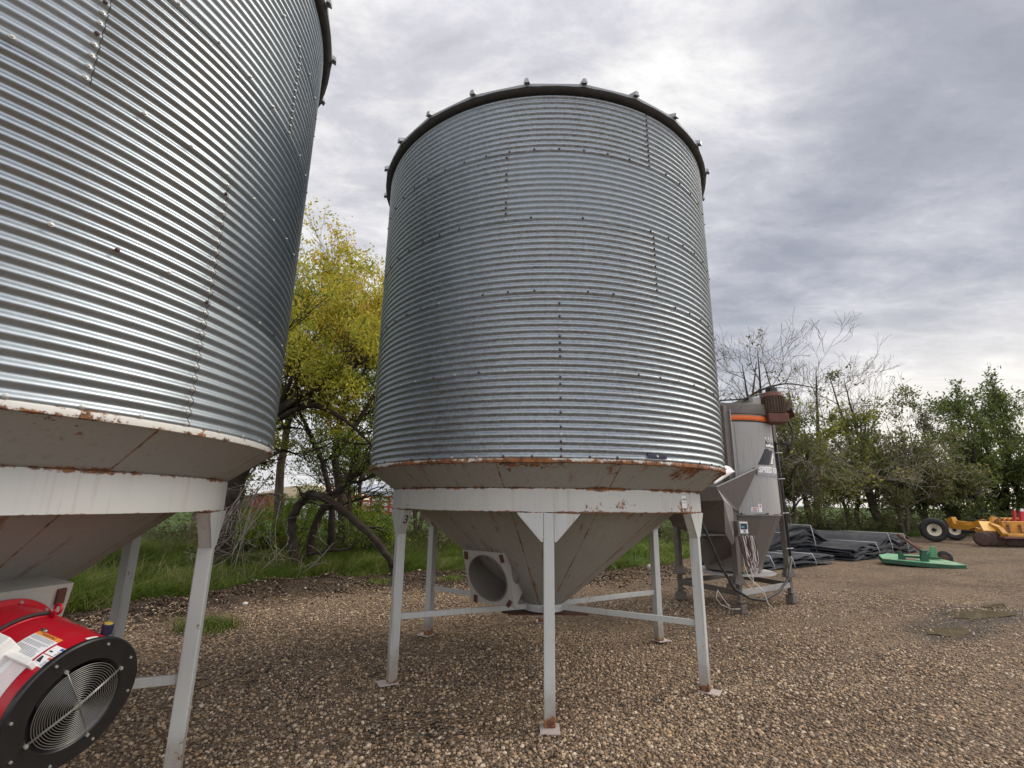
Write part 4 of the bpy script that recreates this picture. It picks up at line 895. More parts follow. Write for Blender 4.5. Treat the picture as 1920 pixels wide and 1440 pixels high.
# switch box on the barrel's upper left
c = fp(.215, 45.5, .305); ra = E1 * cos(RAD(45.5)) + E2 * sin(RAD(45.5)); ta = np.cross(Nf, ra)
bx = MB().obox(c, -Nf, ta, ra, .152, .012, .022).build('switch_box', Mt['cream'], fan, bevel=.004)
MB().obox(fp(.36, 40, .335), -Nf, ta, ra, .14, .075, .05).build('switch_cover', Mt['cream'], bx, bevel=.006)
MB().tube([fp(.245, 76, .290), fp(.285, 77, .290)], .007, 8).build('latch', Mt['wire'], fan, True)
MB().tube([fp(.438, a, .300) for a in range(-20, 108, 5)], .0085, 8).build('cable', Mt['rubber'], fan, True)
lc = fp(.41, 103, .315)
MB().tube([lc + (E2 * .9 + E1 * -.2) * .0 + Nf * .024 * cos(q * PI / 10) + E2 * (.024 * sin(q * PI / 10) + .012) for q in range(20)], .007, 8, True).add([], []).build('lifting_lug', Mt['red'], fan, True)
MB().obox(fp(.41, 101, .296), Nf, E2, E1, .020, .014, .005).build('lug_foot', Mt['red'], fan, bevel=.003)
for i in range(12): MB().frustum(fp(.66, i * 30 + 10, .298), fp(.648, i * 30 + 10, .298), .009, .008, 6).build('flange_bolt', Mt['bolt'], fan)
kq = fp(.10, 116, .288)
kb = MB().frustum(kq, kq + [.004, 0, .055], .024, .028, 16).build('plug', Mt['navy'], fan, bevel=.004)
MB().frustum(kq + [.004, 0, .055], kq + [.005, 0, .061], .021, .019, 16).build('plug_cap', plain('yellow_cap', (.45, .30, .04), .6, 0, .1, 30), kb)

# ------------------------------------------------------------------ grey feed mixer behind the middle bin
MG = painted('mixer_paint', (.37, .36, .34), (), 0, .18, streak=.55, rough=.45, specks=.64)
MGD = painted('mixer_dark_shade_paint', (.125, .108, .095), (), 0, .35, streak=.5, rough=.5, specks=.60)  # dark paint; on the hopper it also holds the unlit faces' shade
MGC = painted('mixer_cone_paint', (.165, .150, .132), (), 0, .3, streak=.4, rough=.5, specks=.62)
MFR = plain('mixer_frame_paint', (.135, .118, .102), .6, 0, .2, 8, .2, (.10, .05, .03), .5)
ORG = plain('orange_stripe', (.80, .17, .03), .5, 0, .08, 6)
MBR = plain('motor_brown', (.095, .062, .038), .7, .1, .3, 9, .3, (.20, .14, .08), .5)
MRD = plain('motor_rusty', (.145, .065, .045), .75, 0, .3, 7, .3, (.07, .03, .02), .6)
mc = np.array([4.64, 10.76, 0.]); mix = empty('feed_mixer', tuple(mc)); tag(mix, 'tall grey vertical feed mixer with orange stripe and brown motor beside the middle bin', 'feed mixer')
MR = 1.0
bod = MB().lathe([(MR, 1.72), (MR, 3.84)], 96).build('tank', MG, mix, True)
MB().lathe([(MR + .004, 3.575), (MR + .012, 3.58), (MR + .012, 3.672), (MR + .004, 3.677)], 96, a0=RAD(-130), a1=RAD(60)).build('stripe', ORG, bod, True)
MB().lathe([(MR + .004, 3.545), (MR + .008, 3.548), (MR + .008, 3.572), (MR + .004, 3.575)], 96, a0=RAD(-130), a1=RAD(60)).build('stripe_edge', Mt['ink'], bod, True)
mb = MB(); mb.lathe([(MR + .02, 3.70), (MR + .035, 3.705), (MR + .035, 3.90), (MR + .02, 3.93), (.05, 4.02)], 64); mb.build('lid', MFR, mix, 'auto')
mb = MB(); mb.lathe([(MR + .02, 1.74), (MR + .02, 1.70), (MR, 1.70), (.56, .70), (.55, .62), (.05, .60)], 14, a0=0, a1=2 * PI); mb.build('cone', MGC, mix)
for a in (-70, -100, -130, -40): MB().frustum((1.005 * cos(RAD(a)), 1.005 * sin(RAD(a)), 1.745), (1.05 * cos(RAD(a)), 1.05 * sin(RAD(a)), 1.745), .015, .015, 6).build('bolt', Mt['rust'], mix)
# vertical body seams and door edges
for a in (-97.5,): MB().obox((MR * 1.004 * cos(RAD(a)), MR * 1.004 * sin(RAD(a)), 2.9), (-sin(RAD(a)), cos(RAD(a)), 0), (0, 0, 1), (cos(RAD(a)), sin(RAD(a)), 0), .012, .62, .006).build('seam_strip', MG, bod)
feet = [(4.20, 9.56), (5.71, 10.62), (5.10, 12.0), (3.56, 10.87)]
for i, (fx, fy) in enumerate(feet):
    q = np.array([fx, fy, 0]) - mc; q[2] = 0
    qi = q * 1.0
    lg = MB(); lg.box((q[0], q[1], 2.16), (.12, .10, 3.32), RAD(35)); L_ = lg.build('leg', MFR if i else MFR, mix, bevel=.006)
    MB().box((q[0], q[1], .30), (.085, .075, .60), RAD(35)).build('leg_extension', MFR, L_, bevel=.004)
    MB().box((q[0], q[1], .50), (.24, .18, .018), RAD(35)).build('collar_plate', MFR, L_, bevel=.003)
    MB().box((q[0], q[1], .20), (.20, .16, .016), RAD(35)).build('collar_plate', MFR, L_, bevel=.003)
    MB().box((q[0], q[1], .075), (.17, .15, .15), RAD(35)).build('foot', MFR, L_, bevel=.006)
    MB().hexa([q + np.array([sx * w_, sy * w_, z]) for z, w_ in ((.51, .10), (.66, .055)) for sx, sy in ((-1, -1), (1, -1), (1, 1), (-1, 1))]).build('collar_gusset', MFR, L_)
for i in range(4):
    a_, b_ = (np.array([*feet[i], 0]) - mc), (np.array([*feet[(i + 1) % 4], 0]) - mc)
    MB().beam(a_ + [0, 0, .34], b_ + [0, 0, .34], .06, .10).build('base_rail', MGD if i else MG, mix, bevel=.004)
# channel running up the tank at the front leg, and the dark pole at the right
fl = np.array([4.20, 9.56, 0]) - mc
MB().box((fl[0] + .01, fl[1] + .02, 2.75), (.20, .07, 2.0), RAD(12)).build('front_channel', MGD, mix, bevel=.006)
MB().box((fl[0] + .125, fl[1] + .03, 2.75), (.02, .10, 2.0), RAD(12)).build('channel_edge', MG, mix, bevel=.003)
rl = np.array([5.71, 10.62, 0]) - mc
MB().tube([rl + [.02, -.10, .9], rl + [.015, -.10, 2.2], rl + [-.01, -.10, 3.25]], .028, 8).build('conduit', Mt['rubber'], mix, True)
for z in (1.05, 1.75, 2.45, 3.0): MB().tube([rl + [-.05, -.12, z], rl + [.09, -.12, z + .01]], .008, 6).build('cable_tie', Mt['white'], mix)
# rear base cross rail, pale tray under the cone
MB().lathe([(.01, .585), (.80, .585), (.80, .565), (.01, .565)], 24).build('discharge_tray', plain('galvanised_tray', (.42, .40, .37), .6, .3, .15, 8), mix)
# intake hopper: open-topped wedge on the near left side
def R_(u, v, Y): return at(u, v, Y) - mc
h_A, h_B = R_(1343, 913, 9.05), R_(1421, 877, 9.72)
h_C, h_D = h_A + [-1.15, .55, .02], h_B + [-1.15, .65, 0]
lp = lambda a, b, t_: a + (b - a) * t_
g_A = R_(1357, 938, 9.1); g_E = R_(1383, 958, 9.45); g_low = R_(1377, 1003, 9.5); g_C = g_A + [-1.05, .50, -.05]; g_lowC = g_low + [-.95, .55, .12]
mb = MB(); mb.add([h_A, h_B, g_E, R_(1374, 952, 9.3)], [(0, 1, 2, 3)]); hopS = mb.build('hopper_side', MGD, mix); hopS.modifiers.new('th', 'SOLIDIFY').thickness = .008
mb = MB(); mb.add([h_A, R_(1374, 952, 9.3), g_low, R_(1383, 1040, 9.62), R_(1360, 1000, 9.45), g_A + [.0, 0, 0]], [(0, 5, 4, 3, 2, 1)]); o = mb.build('hopper_corner', MG, mix); o.modifiers.new('th', 'SOLIDIFY').thickness = .008  # lit face of the hopper: light put into its paler colour
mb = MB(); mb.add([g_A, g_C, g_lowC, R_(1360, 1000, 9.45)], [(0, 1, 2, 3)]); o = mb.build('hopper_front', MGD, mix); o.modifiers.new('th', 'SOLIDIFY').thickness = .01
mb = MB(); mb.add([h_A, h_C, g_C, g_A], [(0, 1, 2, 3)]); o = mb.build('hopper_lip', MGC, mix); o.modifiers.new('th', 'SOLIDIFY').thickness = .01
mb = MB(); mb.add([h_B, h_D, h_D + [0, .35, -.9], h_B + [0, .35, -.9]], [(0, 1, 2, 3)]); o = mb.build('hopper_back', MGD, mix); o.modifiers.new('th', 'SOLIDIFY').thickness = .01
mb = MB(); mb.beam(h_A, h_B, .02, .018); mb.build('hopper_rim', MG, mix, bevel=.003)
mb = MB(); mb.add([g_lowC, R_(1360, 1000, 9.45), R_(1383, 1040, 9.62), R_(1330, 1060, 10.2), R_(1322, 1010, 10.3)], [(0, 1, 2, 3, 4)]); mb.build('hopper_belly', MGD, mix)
mb = MB(); mb.beam(R_(1300, 1003, 9.5), R_(1385, 1003, 9.5), .05, .04); mb.build('hopper_brace', MFR, mix, bevel=.004)
# top gear: belt cover, hoses, motor
MB().box((-.95, -.1, 4.02), (.55, .5, .14), .3).build('belt_guard', Mt['rubber'], mix, bevel=.02); MB().box((-.72, -.45, 4.11), (.42, .3, .10), .3).build('gear_cover', Mt['rubber'], mix, bevel=.02)
MB().tube([(-.7, -.4, 4.12), (-.2, -.5, 4.08), (.3, -.45, 4.12), (.75, -.5, 4.24)], .018, 6).build('belt', Mt['rubber'], mix, True); MB().tube([(-.7, -.4, 4.0), (0, -.6, 4.0), (.6, -.7, 4.05)], .014, 6).build('belt', Mt['rubber'], mix, True)
bk0 = R_(1417, 766, 9.95); MB().obox(bk0, (.94, .34, 0), (-.34, .94, 0), (0, 0, 1), .11, .05, .23).build('motor_bracket', MG, mix, bevel=.01)
mo = R_(1450, 765, 10.0); mo[2] = 0; MS = .80
motor = MB().frustum(mo + [0, 0, 3.74], mo + [0, 0, 4.10], .205, .205, 32).build('motor', MBR, mix, 'auto', bevel=.01)
for i in range(26):
    a = 2 * PI * i / 26; e_ = np.array([cos(a), sin(a), 0]); MB().obox(mo + e_ * .212 + [0, 0, 3.92], e_, (-e_[1], e_[0], 0), (0, 0, 1), .022, .007, .17).build('cooling_fin', MBR, motor)
MB().frustum(mo + [0, 0, 4.10], mo + [0, 0, 4.20], .212, .18, 32).build('motor_cap', MRD, motor, 'auto', bevel=.01)
MB().frustum(mo + [0, 0, 4.20], mo + [0, 0, 4.31], .115, .115, 24).build('shaft_pulley', Mt['black'], motor, 'auto', bevel=.01)
mb = MB(); mb.hexa([mo + np.array([x * w_, y * w_, z]) for z, w_ in ((3.55, .20), (3.74, .22)) for x, y in ((-1, -.9), (.95, -.9), (.95, .9), (-1, .9))]); mb.build('motor_mount', MRD, motor, bevel=.02)
tb = MB().obox(mo + [.265, -.05, 3.90], (.86, 0, -.5), (0, 1, 0), (.5, 0, .86), .04, .09, .11).build('terminal_box', MBR, motor, bevel=.01)
MB().obox(mo + [.32, -.05, 3.77], (.95, 0, .3), (0, 1, 0), (-.3, 0, .95), .010, .10, .10).build('terminal_lid', MRD, motor, bevel=.004)
MB().tube([mo + [.20, -.1, 3.62], mo + [.27, -.12, 3.42], mo + [.25, -.14, 3.20], mo + [.16, -.14, 3.09], mo + [.03, -.12, 3.12], rl + [-.01, -.10, 3.2]], .022, 8).build('motor_cable', Mt['rubber'], mix, True)
# hanging black cable loop between conduit and hopper
MB().tube([R_(1312, 968, 9.1), R_(1330, 1012, 9.1), R_(1352, 1062, 9.2), R_(1378, 1105, 9.3), R_(1405, 1122, 9.4), R_(1432, 1126, 9.6), R_(1460, 1110, 9.9), R_(1478, 1085, 10.2), R_(1484, 1050, 10.4)], .024, 8).build('hanging_cable', Mt['rubber'], mix, True)
# scale read-out and its wires
sb_c = R_(1389, 990, 9.28); sb = MB().obox(sb_c, (.99, .1, 0), (-.1, .99, 0), (0, 0, 1), .10, .07, .125).build('scale_display', MFR, mix, bevel=.008)
f0 = sb_c + np.array([.012, -.072, .01])
pn = MB().obox(f0 + [.01, 0, 0], (1, .1, 0), (0, 0, 1), (.1, -1, 0), .075, .10, .004).build('display_panel', Mt['white'], sb, bevel=.003)
MB().obox(f0 + [.010, -.006, .022], (1, .1, 0), (0, 0, 1), (.1, -1, 0), .062, .052, .002).build('display_bezel', Mt['ink'], pn); MB().obox(f0 + [-.012, -.009, .012], (1, .1, 0), (0, 0, 1), (.1, -1, 0), .030, .018, .002).build('screen', plain('lcd', (.10, .28, .42), .3), pn)
MB().obox(f0 + [.020, -.006, -.062], (1, .1, 0), (0, 0, 1), (.1, -1, 0), .022, .026, .002).build('keypad', Mt['greyink'], pn)
rg = random.Random(8); wires = [('brown_wire', plain('maroon_wire', (.075, .022, .026), .6)), ('white_wire', plain('pale_wire', (.62, .58, .52), .6))]
for i in range(14):
    nm_, mt_ = wires[i > 7]; x0 = rg.uniform(-.09, .06); pts = []
    k0 = 0 if i < 8 else .18
    w_ = rg.uniform(.04, .09); dp = rg.uniform(.35, .62) + k0
    for q in range(15):
        th = q / 14 * PI; pts.append(sb_c + np.array([x0 + .06 - w_ * cos(th) + rg.gauss(0, .008) + .06 * sin(th), -.10 - .02 * rg.random(), -.13 - dp * sin(th) ** .8 + rg.gauss(0, .008)]))
    MB().tube(pts, .0075 if i < 8 else .0065, 5).build(nm_, mt_, mix, True)
for pts in ([(1396, 1032, 9.3), (1404, 1060, 9.35), (1394, 1072, 9.3), (1412, 1090, 9.35), (1432, 1108, 9.4), (1440, 1132, 9.5), (1448, 1140, 9.5)], [(1400, 1036, 9.3), (1414, 1058, 9.3), (1412, 1085, 9.3), (1414, 1106, 9.3)], [(1345, 1108, 9.6), (1343, 1122, 9.6), (1352, 1134, 9.6), (1372, 1142, 9.5), (1388, 1142, 9.4)], [(1345, 1106, 9.6), (1357, 1124, 9.6), (1368, 1138, 9.5)]):
    MB().tube([R_(*p) for p in pts], .008, 5).build('white_wire', wires[1][1], mix, True)
MB().obox(R_(1396, 1065, 9.25), (1, 0, 0), (0, 1, 0), (0, 0, 1), .022, .015, .035).build('wire_connector', plain('yellow_plug', (.62, .38, .07), .5), mix, bevel=.005)
# lettering and emblem wrapped round the tank
def tank_pt(a, z, r=MR + .003): a = RAD(a); return (r * cos(a), r * sin(a), z)
def tank_shape(pts, mat, name, parent, r=MR + .003):
    """pts (angle, z) outline, filled and wrapped round the tank"""
    me = bpy.data.curves.new('c', 'CURVE'); me.dimensions = '2D'; me.fill_mode = 'BOTH'; sp = me.splines.new('POLY'); sp.points.add(len(pts) - 1); sp.use_cyclic_u = True
    # dense edge so the fill follows the curve
    for p_, q in zip(sp.points, pts): p_.co = (RAD(q[0]), q[1], 0, 1)
    o = bpy.data.objects.new('t', me); col.objects.link(o); dg = bpy.context.evaluated_depsgraph_get(); dg.update(); ms = bpy.data.meshes.new_from_object(o.evaluated_get(dg)); bpy.data.objects.remove(o)
    import bmesh
    bm = bmesh.new(); bm.from_mesh(ms)
    for x in np.arange(-90, -20, 3): bmesh.ops.bisect_plane(bm, geom=bm.verts[:] + bm.edges[:] + bm.faces[:], plane_co=(RAD(x), 0, 0), plane_no=(1, 0, 0))
    for v in bm.verts: v.co = (r * cos(v.co.x), r * sin(v.co.x), v.co.y)
    m2 = bpy.data.meshes.new(name); bm.to_mesh(m2); bm.free(); bpy.data.meshes.remove(ms)
    return link_mesh(name, m2, mat, parent)
tank_shape([(-75, 2.69), (-62, 3.005), (-60, 3.02), (-56, 3.025), (-51, 2.985), (-46, 3.0), (-43, 3.0), (-47, 2.95), (-57, 2.69)], Mt['ink'], 'emblem_block', bod)
tank_shape([(-55.5, 2.70), (-45.5, 2.96), (-40.5, 2.965), (-40.0, 2.83), (-43.5, 2.81), (-46, 2.70)], Mt['ink'], 'emblem_one', bod)
tank_shape([(-53.5, 2.715), (-45, 2.945), (-42, 2.95), (-41.2, 2.845), (-44.5, 2.83), (-47.2, 2.715)], Mt['white'], 'emblem_one', bod, MR + .0045)
tank_shape([(-61, 3.045), (-58, 3.20), (-55, 3.13), (-50, 3.165), (-46, 3.125), (-42, 3.17), (-38, 3.12), (-34, 3.15), (-33, 3.045)], Mt['ink'], 'emblem_crown', bod)
tank_shape([(-59.5, 3.06), (-58.5, 3.125), (-55, 3.10), (-50, 3.14), (-46, 3.10), (-42, 3.14), (-38, 3.10), (-34.5, 3.12), (-34, 3.06)], Mt['white'], 'emblem_crown', bod, MR + .0045)
for a in (-58, -51, -44, -37): tank_shape([(a + 1.3 * cos(q * PI / 4), 3.235 + .028 * sin(q * PI / 4)) for q in range(8)], Mt['white'], 'emblem_pearl', bod)
def tank_text(txt, a_mid, z, size, mat, name, sx, shear, bold):
    V, Fc = text_verts(txt, size, shear, bold)
    return MB().add([tank_pt(a_mid + math.degrees(v[0] * sx), z + v[1], MR + .0045) for v in V], Fc).build(name, mat, bod)
tank_text('SPEED KING', -51.5, 2.59, .155, Mt['white'], 'lettering', .98, .28, .008)
tank_text('DODGE CITY, KANSAS', -53, 2.475, .078, Mt['greyink'], 'lettering', 1.14, .0, .004)
for a0_, a1_, z0_, z1_, hm, nl in ((-88.5, -80.8, 1.775, 1.86, 'redprint', 2), (-79.8, -75.6, 1.775, 1.93, 'redprint', 0)):
    lb_ = tank_shape([(a0_, z0_), (a1_, z0_), (a1_, z1_), (a0_, z1_)], Mt['white'], 'decal', bod)
    tank_shape([(a0_ + 1.5, z0_ + (z1_ - z0_) * .55), (a1_ - 1.2, z0_ + (z1_ - z0_) * .55), (a1_ - 1.2, z1_ - .012), (a0_ + 1.5, z1_ - .012)], Mt[hm], 'decal_print', lb_, MR + .0045)
    for i in range(nl): tank_shape([(a0_ + .8, z0_ + .010 + .018 * i), (a1_ - .8, z0_ + .010 + .018 * i), (a1_ - .8, z0_ + .018 + .018 * i), (a0_ + .8, z0_ + .018 + .018 * i)], Mt['ink'], 'decal_print', lb_, MR + .0045)
# white sack lying over the hopper rim
sk = MB(); p0, p1 = at(1341, 908, 9.0), at(1378, 884, 9.3); dd = p1 - p0; nrm = np.array([-.25, -.3, .9])
nx_, ny_ = 14, 8; vs = []
for i in range(nx_):
    for j in range(ny_):
        t_, s_ = i / (nx_ - 1), j / (ny_ - 1); wdt = .17 * (1 + .35 * sin(t_ * 2.6)) * (1 - .25 * (t_ > .93))
        up_ = sin(s_ * PI) * .05 * (1 - abs(2 * t_ - 1) ** 4)
        vs.append(p0 + dd * (t_ * 1.0) + np.array([-.55, .15, .62]) * wdt * s_ + np.array([-.1, -.5, .3]) * (up_ + .012 * sin(9 * t_ + 7 * s_)))
fs = [(i * ny_ + j, (i + 1) * ny_ + j, (i + 1) * ny_ + j + 1, i * ny_ + j + 1) for i in range(nx_ - 1) for j in range(ny_ - 1)]
o = sk.add(vs, fs).build('plastic_sack', plain('white_plastic', (.82, .79, .77), .5, 0, .06, 9, .2), None, True); o.modifiers.new('th', 'SOLIDIFY').thickness = .015; tag(o, 'white plastic sack lying over the rim of the grey mixer hopper', 'sack')

# ------------------------------------------------------------------ stacks of folded black belting
BELT = plain('black_belting', (.020, .022, .026), .72, 0, .4, 4, .8, (.08, .078, .075), .45, .25)
BELT2 = plain('dusty_belting', (.045, .048, .055), .75, 0, .35, 4, .8, (.12, .115, .105), .5, .25)
STRAP = plain('grey_strap', (.45, .46, .46), .5)
def belting(name, label, p0, p1, depth, layers, hgt, seed, straps, peak):
    """layers of thick sheeting laid along p0->p1, each a wavy slab with its own sag"""
    R = random.Random(seed); p0, p1 = np.array(p0, float), np.array(p1, float); d = p1 - p0; Lt = np.linalg.norm(d[:2]); d /= Lt; nv = np.array([-d[1], d[0], 0])
    root = empty(name, tuple(p0)); tag(root, label, 'belting stack', 'stacks of black belting')
    N = 40; th = hgt / layers
    def top(x, k):
        base = sum(math.exp(-((x - c_) / w_) ** 2) * h_ for c_, w_, h_ in peak)
        return (k + 1) / layers * (hgt * (.45 + base))
    for k in range(layers):
        s0, s1 = R.uniform(0, .10) * Lt * (k / layers + .2), Lt - R.uniform(0, .22) * Lt * (k / layers + .1)
        ph, am, fr = R.uniform(0, 6), R.uniform(.010, .045), R.uniform(2.2, 6); y0 = R.uniform(-.12, .10); y1 = depth - R.uniform(0, .3)
        vs = []; M = 9
        for i in range(N + 1):
            x = s0 + (s1 - s0) * i / N; zb, zt = top(x / Lt, k - 1) if k else .0, top(x / Lt, k); w_ = am * sin(fr * x + ph)
            tt = max((zt - zb) * .80, .012)
            for j in range(M):
                y = y0 + .07 * sin(2.2 * x + k * 1.7) + (y1 - y0) * j / (M - 1); zz = zb + w_ + .02 * sin(3 * y + ph) + .01
                e_ = -.02 if j == 0 else 0
                vs.append(d * x + nv * y + np.array([0, 0, zz + e_])); vs.append(d * x + nv * (y + (.02 if j == 0 else 0)) + np.array([0, 0, zz + tt]))
        q = 2 * M; fs = []
        for i in range(N):
            for j in range(M - 1):
                a = i * q + 2 * j; fs += [(a + 1, a + 3, a + q + 3, a + q + 1)[::-1], (a, a + q, a + q + 2, a + 2)[::-1]]
            a = i * q; fs += [(a, a + 1, a + q + 1, a + q)[::-1], (a + q - 2, a + 2 * q - 2, a + 2 * q - 1, a + q - 1)[::-1]]
        fs += [tuple([0] + [2 * j for j in range(1, M)] + [2 * j + 1 for j in range(M - 1, -1, -1)]), tuple([N * q] + [N * q + 2 * j for j in range(1, M)] + [N * q + 2 * j + 1 for j in range(M - 1, -1, -1)])[::-1]]
        MB().add(vs, fs).build('belt_fold', BELT if (k * 7 + seed) % 3 else BELT2, root, 'auto')
    for x in straps:
        zt = top(x, layers - 1); P = [d * x * Lt + nv * (-.17) + np.array([0, 0, .02]), d * (x - .01) * Lt + nv * (-.19) + np.array([0, 0, zt * .5]), d * (x - .02) * Lt + nv * (-.12) + np.array([0, 0, zt + .045]), d * (x - .03) * Lt + nv * depth * .5 + np.array([0, 0, zt + .055])]
        MB().tube(P, .014, 5).build('strap', STRAP, root, True)
    return root
belting('belting_stack', 'broad flat lower stack of black belting, nearest the grey mixer', (7.0, 15.0, 0), (11.35, 17.9, 0), 2.0, 9, .52, 5, (.18, .40, .66), [(.1, .3, .2), (.5, .35, .25)])
belting('belting_stack', 'highest peaked pile of black belting lying behind the flat stack', (9.0, 18.3, 0), (13.1, 20.4, 0), 2.6, 15, 1.12, 6, (.25, .62), [(.55, .22, .62), (.25, .2, .25)])
belting('belting_stack', 'low grey-topped pile of black belting next to the green mower', (12.2, 18.4, 0), (17.9, 22.6, 0), 2.8, 11, .86, 7, (.32, .52, .78), [(.55, .14, .55), (.80, .12, .42), (.2, .2, .2)])

# ------------------------------------------------------------------ green rotary mower
GRN = plain('green_enamel_lit', (.11, .33, .165), .55, 0, .2, 3, .2, (.20, .13, .075), .6); GRD = plain('green_enamel_shaded', (.018, .09, .045), .5, 0, .2, 5, .1, (.08, .05, .03), .4)  # one enamel: sunlight put into the deck's green, shade into the darker copy
gm = np.array([13.75, 17.35, 0.]); mow = empty('rotary_mower', tuple(gm)); tag(mow, 'green rotary mower deck with raised tongue lying on the gravel', 'mower')
e1 = np.array([.965, -.262, 0]); e2 = np.array([.262, .965, 0]); up = np.array([0, 0, 1.])
def mp(x, y, z): return e1 * x + e2 * y + up * z
dk = MB(); out = [(-1.35, -.10), (-1.15, .75), (-.65, 1.25), (.75, 1.25), (1.15, .6), (1.42, -.45), (.85, -.62), (-.2, -.42)]
dk.prism([mp(x, y, .20) for x, y in out], up, .035); dk.build('deck', GRN, mow, bevel=.008)
sk_ = MB()
for i in range(len(out)):
    (x0, y0), (x1, y1) = out[i], out[(i + 1) % len(out)]; sk_.beam(mp(x0, y0, .145), mp(x1, y1, .145), .018, .14)
sk_.build('deck_skirt', GRD, mow)
MB().box(tuple(mp(-.35, .0, .245)), (.6, .35, .012), -.26).build('rust_patch', MRD, mow)
for (x, y) in ((-.62, -.05), (.12, -.22)): MB().prism([mp(x - .12, y, .235), mp(x + .17, y - .03, .235), mp(x + .02, y, .53), mp(x - .10, y, .53)], e2, .05).build('hitch_bracket', GRD, mow, bevel=.004)
MB().box(tuple(mp(.14, -.1, .45)), (.20, .22, .42), -.26).build('gearbox', GRD, mow, bevel=.03)
MB().tube([mp(.1, -.1, .60), mp(-.15, .0, .78), mp(-.50, .15, 1.10)], .050, 8).build('tongue', MRD, mow, True)
MB().frustum(mp(-.44, .12, 1.05), mp(-.60, .2, 1.16), .07, .08, 12).build('hitch_joint', MRD, mow, bevel=.01)
MB().tube([mp(.18, .0, .56), mp(-.1, .25, .80), mp(-.36, .35, .98)], .020, 6).build('lift_arm', plain('pale_green', (.35, .42, .28), .6), mow, True); MB().tube([mp(-.64, -.02, .5), mp(-.5, .12, .95)], .014, 6).build('chain', Mt['rust'], mow); MB().tube([mp(.62, .55, .5), mp(-.05, .40, .82)], .022, 6).build('brace_rod', MRD, mow)
MB().beam(mp(.2, .1, .30), mp(.95, .9, .52), .10, .10).beam(mp(-.3, .5, .28), mp(.9, .3, .30), .08, .07).build('top_frame', GRD, mow, bevel=.006)
MB().prism([mp(.62, .55, .25), mp(.95, .50, .25), mp(.88, .5, .70), mp(.74, .52, .72)], e2, .07).build('wheel_arm', GRN, mow, bevel=.006)
whl = MB().lathe([(.15, -.07), (.24, -.085), (.27, -.05), (.275, 0), (.27, .05), (.24, .085), (.15, .07)], 36, (tuple(mp(1.28, .72, .27)), tuple(e1 * .5 + e2 * .86), tuple(e1 * .86 - e2 * .5), (0, 0, 1))).build('wheel', Mt['rubber'], mow, True)
MB().frustum(mp(1.28, .72, .27) - (e1 * .5 + e2 * .86) * .06, mp(1.28, .72, .27) + (e1 * .5 + e2 * .86) * .06, .16, .16, 20).build('rim', MRD, whl)
for o in list(mow.children): pass
mow.scale = (.80, .80, .86); mow.rotation_euler = (.10, 0, 0); mow.location.z = -.02

# ------------------------------------------------------------------ yellow scraper and red implement at the right edge
YEL = plain('yellow_enamel', (.58, .26, .022), .55, 0, .22, 2.5, .25, (.14, .065, .028), .8); RIM = plain('cream_rim', (.66, .60, .45), .5, 0, .1, 6, 0, (.3, .22, .15), .4)
TYR = plain('tyre', (.022, .021, .021), .8, 0, .25, 8, .3, (.07, .055, .045), .4); DSC = plain('rusty_disc', (.075, .042, .032), .7, .3, .3, 6, .3)
sc_ = empty('scraper', (25.4, 28.3, 0)); tag(sc_, 'long yellow scraper frame on big black tyres with rusty discs, far right', 'scraper')
S0 = np.array([25.4, 28.3, 0])
def sp_(u, v, Y): return at(u, v, Y) - S0
ax_ = np.array([-.50, -.86, 0]); ax_ /= np.linalg.norm(ax_); ay_ = np.array([ax_[1], -ax_[0], 0])
def wheel(c, r, w, rimr, name='wheel'):
    c = np.array(c); A_ = (tuple(c), tuple(ax_), tuple(ay_), (0, 0, 1))
    t_ = MB().lathe([(rimr, -w * .38), (r * .80, -w * .5), (r * .93, -w * .46), (r, -w * .3), (r, w * .3), (r * .93, w * .46), (r * .80, w * .5), (rimr, w * .38), (rimr * .96, 0), (rimr, -w * .38)], 48, A_).build(name, TYR, sc_, True)
    MB().lathe([(rimr, w * .40), (rimr * .96, w * .36), (rimr * .80, w * .20), (rimr * .45, w * .16), (rimr * .40, w * .05), (.001, w * .05)], 36, A_).build('rim', RIM, t_, True)
    MB().frustum(c + ax_ * w * .05, c + ax_ * w * .42, rimr * .30, rimr * .26, 16).build('hub', Mt['dark'], t_)
    return t_
wheel(sp_(1752, 1000, 29.5) * [1, 1, 0] + [0, 0, .66], .66, .42, .34)
wheel(sp_(1790, 998, 31.2) * [1, 1, 0] + [0, 0, .60], .60, .40, .30)
def ypt(u, v, Y, w=.22): return sp_(u, v, Y)
def ybeam(name, P, h, w, mat=YEL):
    mb = MB()
    for a_, b_ in zip(P, P[1:]): mb.beam(sp_(*a_), sp_(*b_), w, h)
    return mb.build(name, mat, sc_, bevel=.02)
ybeam('rear_yoke', [(1781, 982, 29.6), (1792, 978, 29.2)], .55, .30); ybeam('main_beam', [(1790, 986, 29.2), (1830, 990, 28.0), (1842, 984, 27.6)], .32, .26)
ybeam('top_beam', [(1795, 979, 29), (1825, 982, 28.2), (1845, 976, 27.5)], .16, .2); ybeam('hydraulic_ram', [(1803, 998, 28.6), (1835, 997, 27.8)], .13, .13, Mt['dark'])
ybeam('fork_arm', [(1846, 980, 27.2), (1856, 998, 26.6)], .20, .50, plain('pale_yellow', (.80, .46, .10), .5, 0, .1)); ybeam('fork_foot', [(1833, 993, 27.5), (1850, 999, 27.0)], .26, .3)
ybeam('side_frame', [(1858, 985, 26.9), (1874, 992, 26.3), (1884, 1004, 26.0)], .26, .22); ybeam('deck_beam', [(1872, 988, 26.8), (1990, 990, 26.8)], .60, .5); ybeam('lower_beam', [(1884, 1003, 26.2), (1990, 1005, 26.2)], .14, .3); ybeam('upper_rail', [(1855, 972, 27.8), (1990, 974, 27.8)], .10, .12)
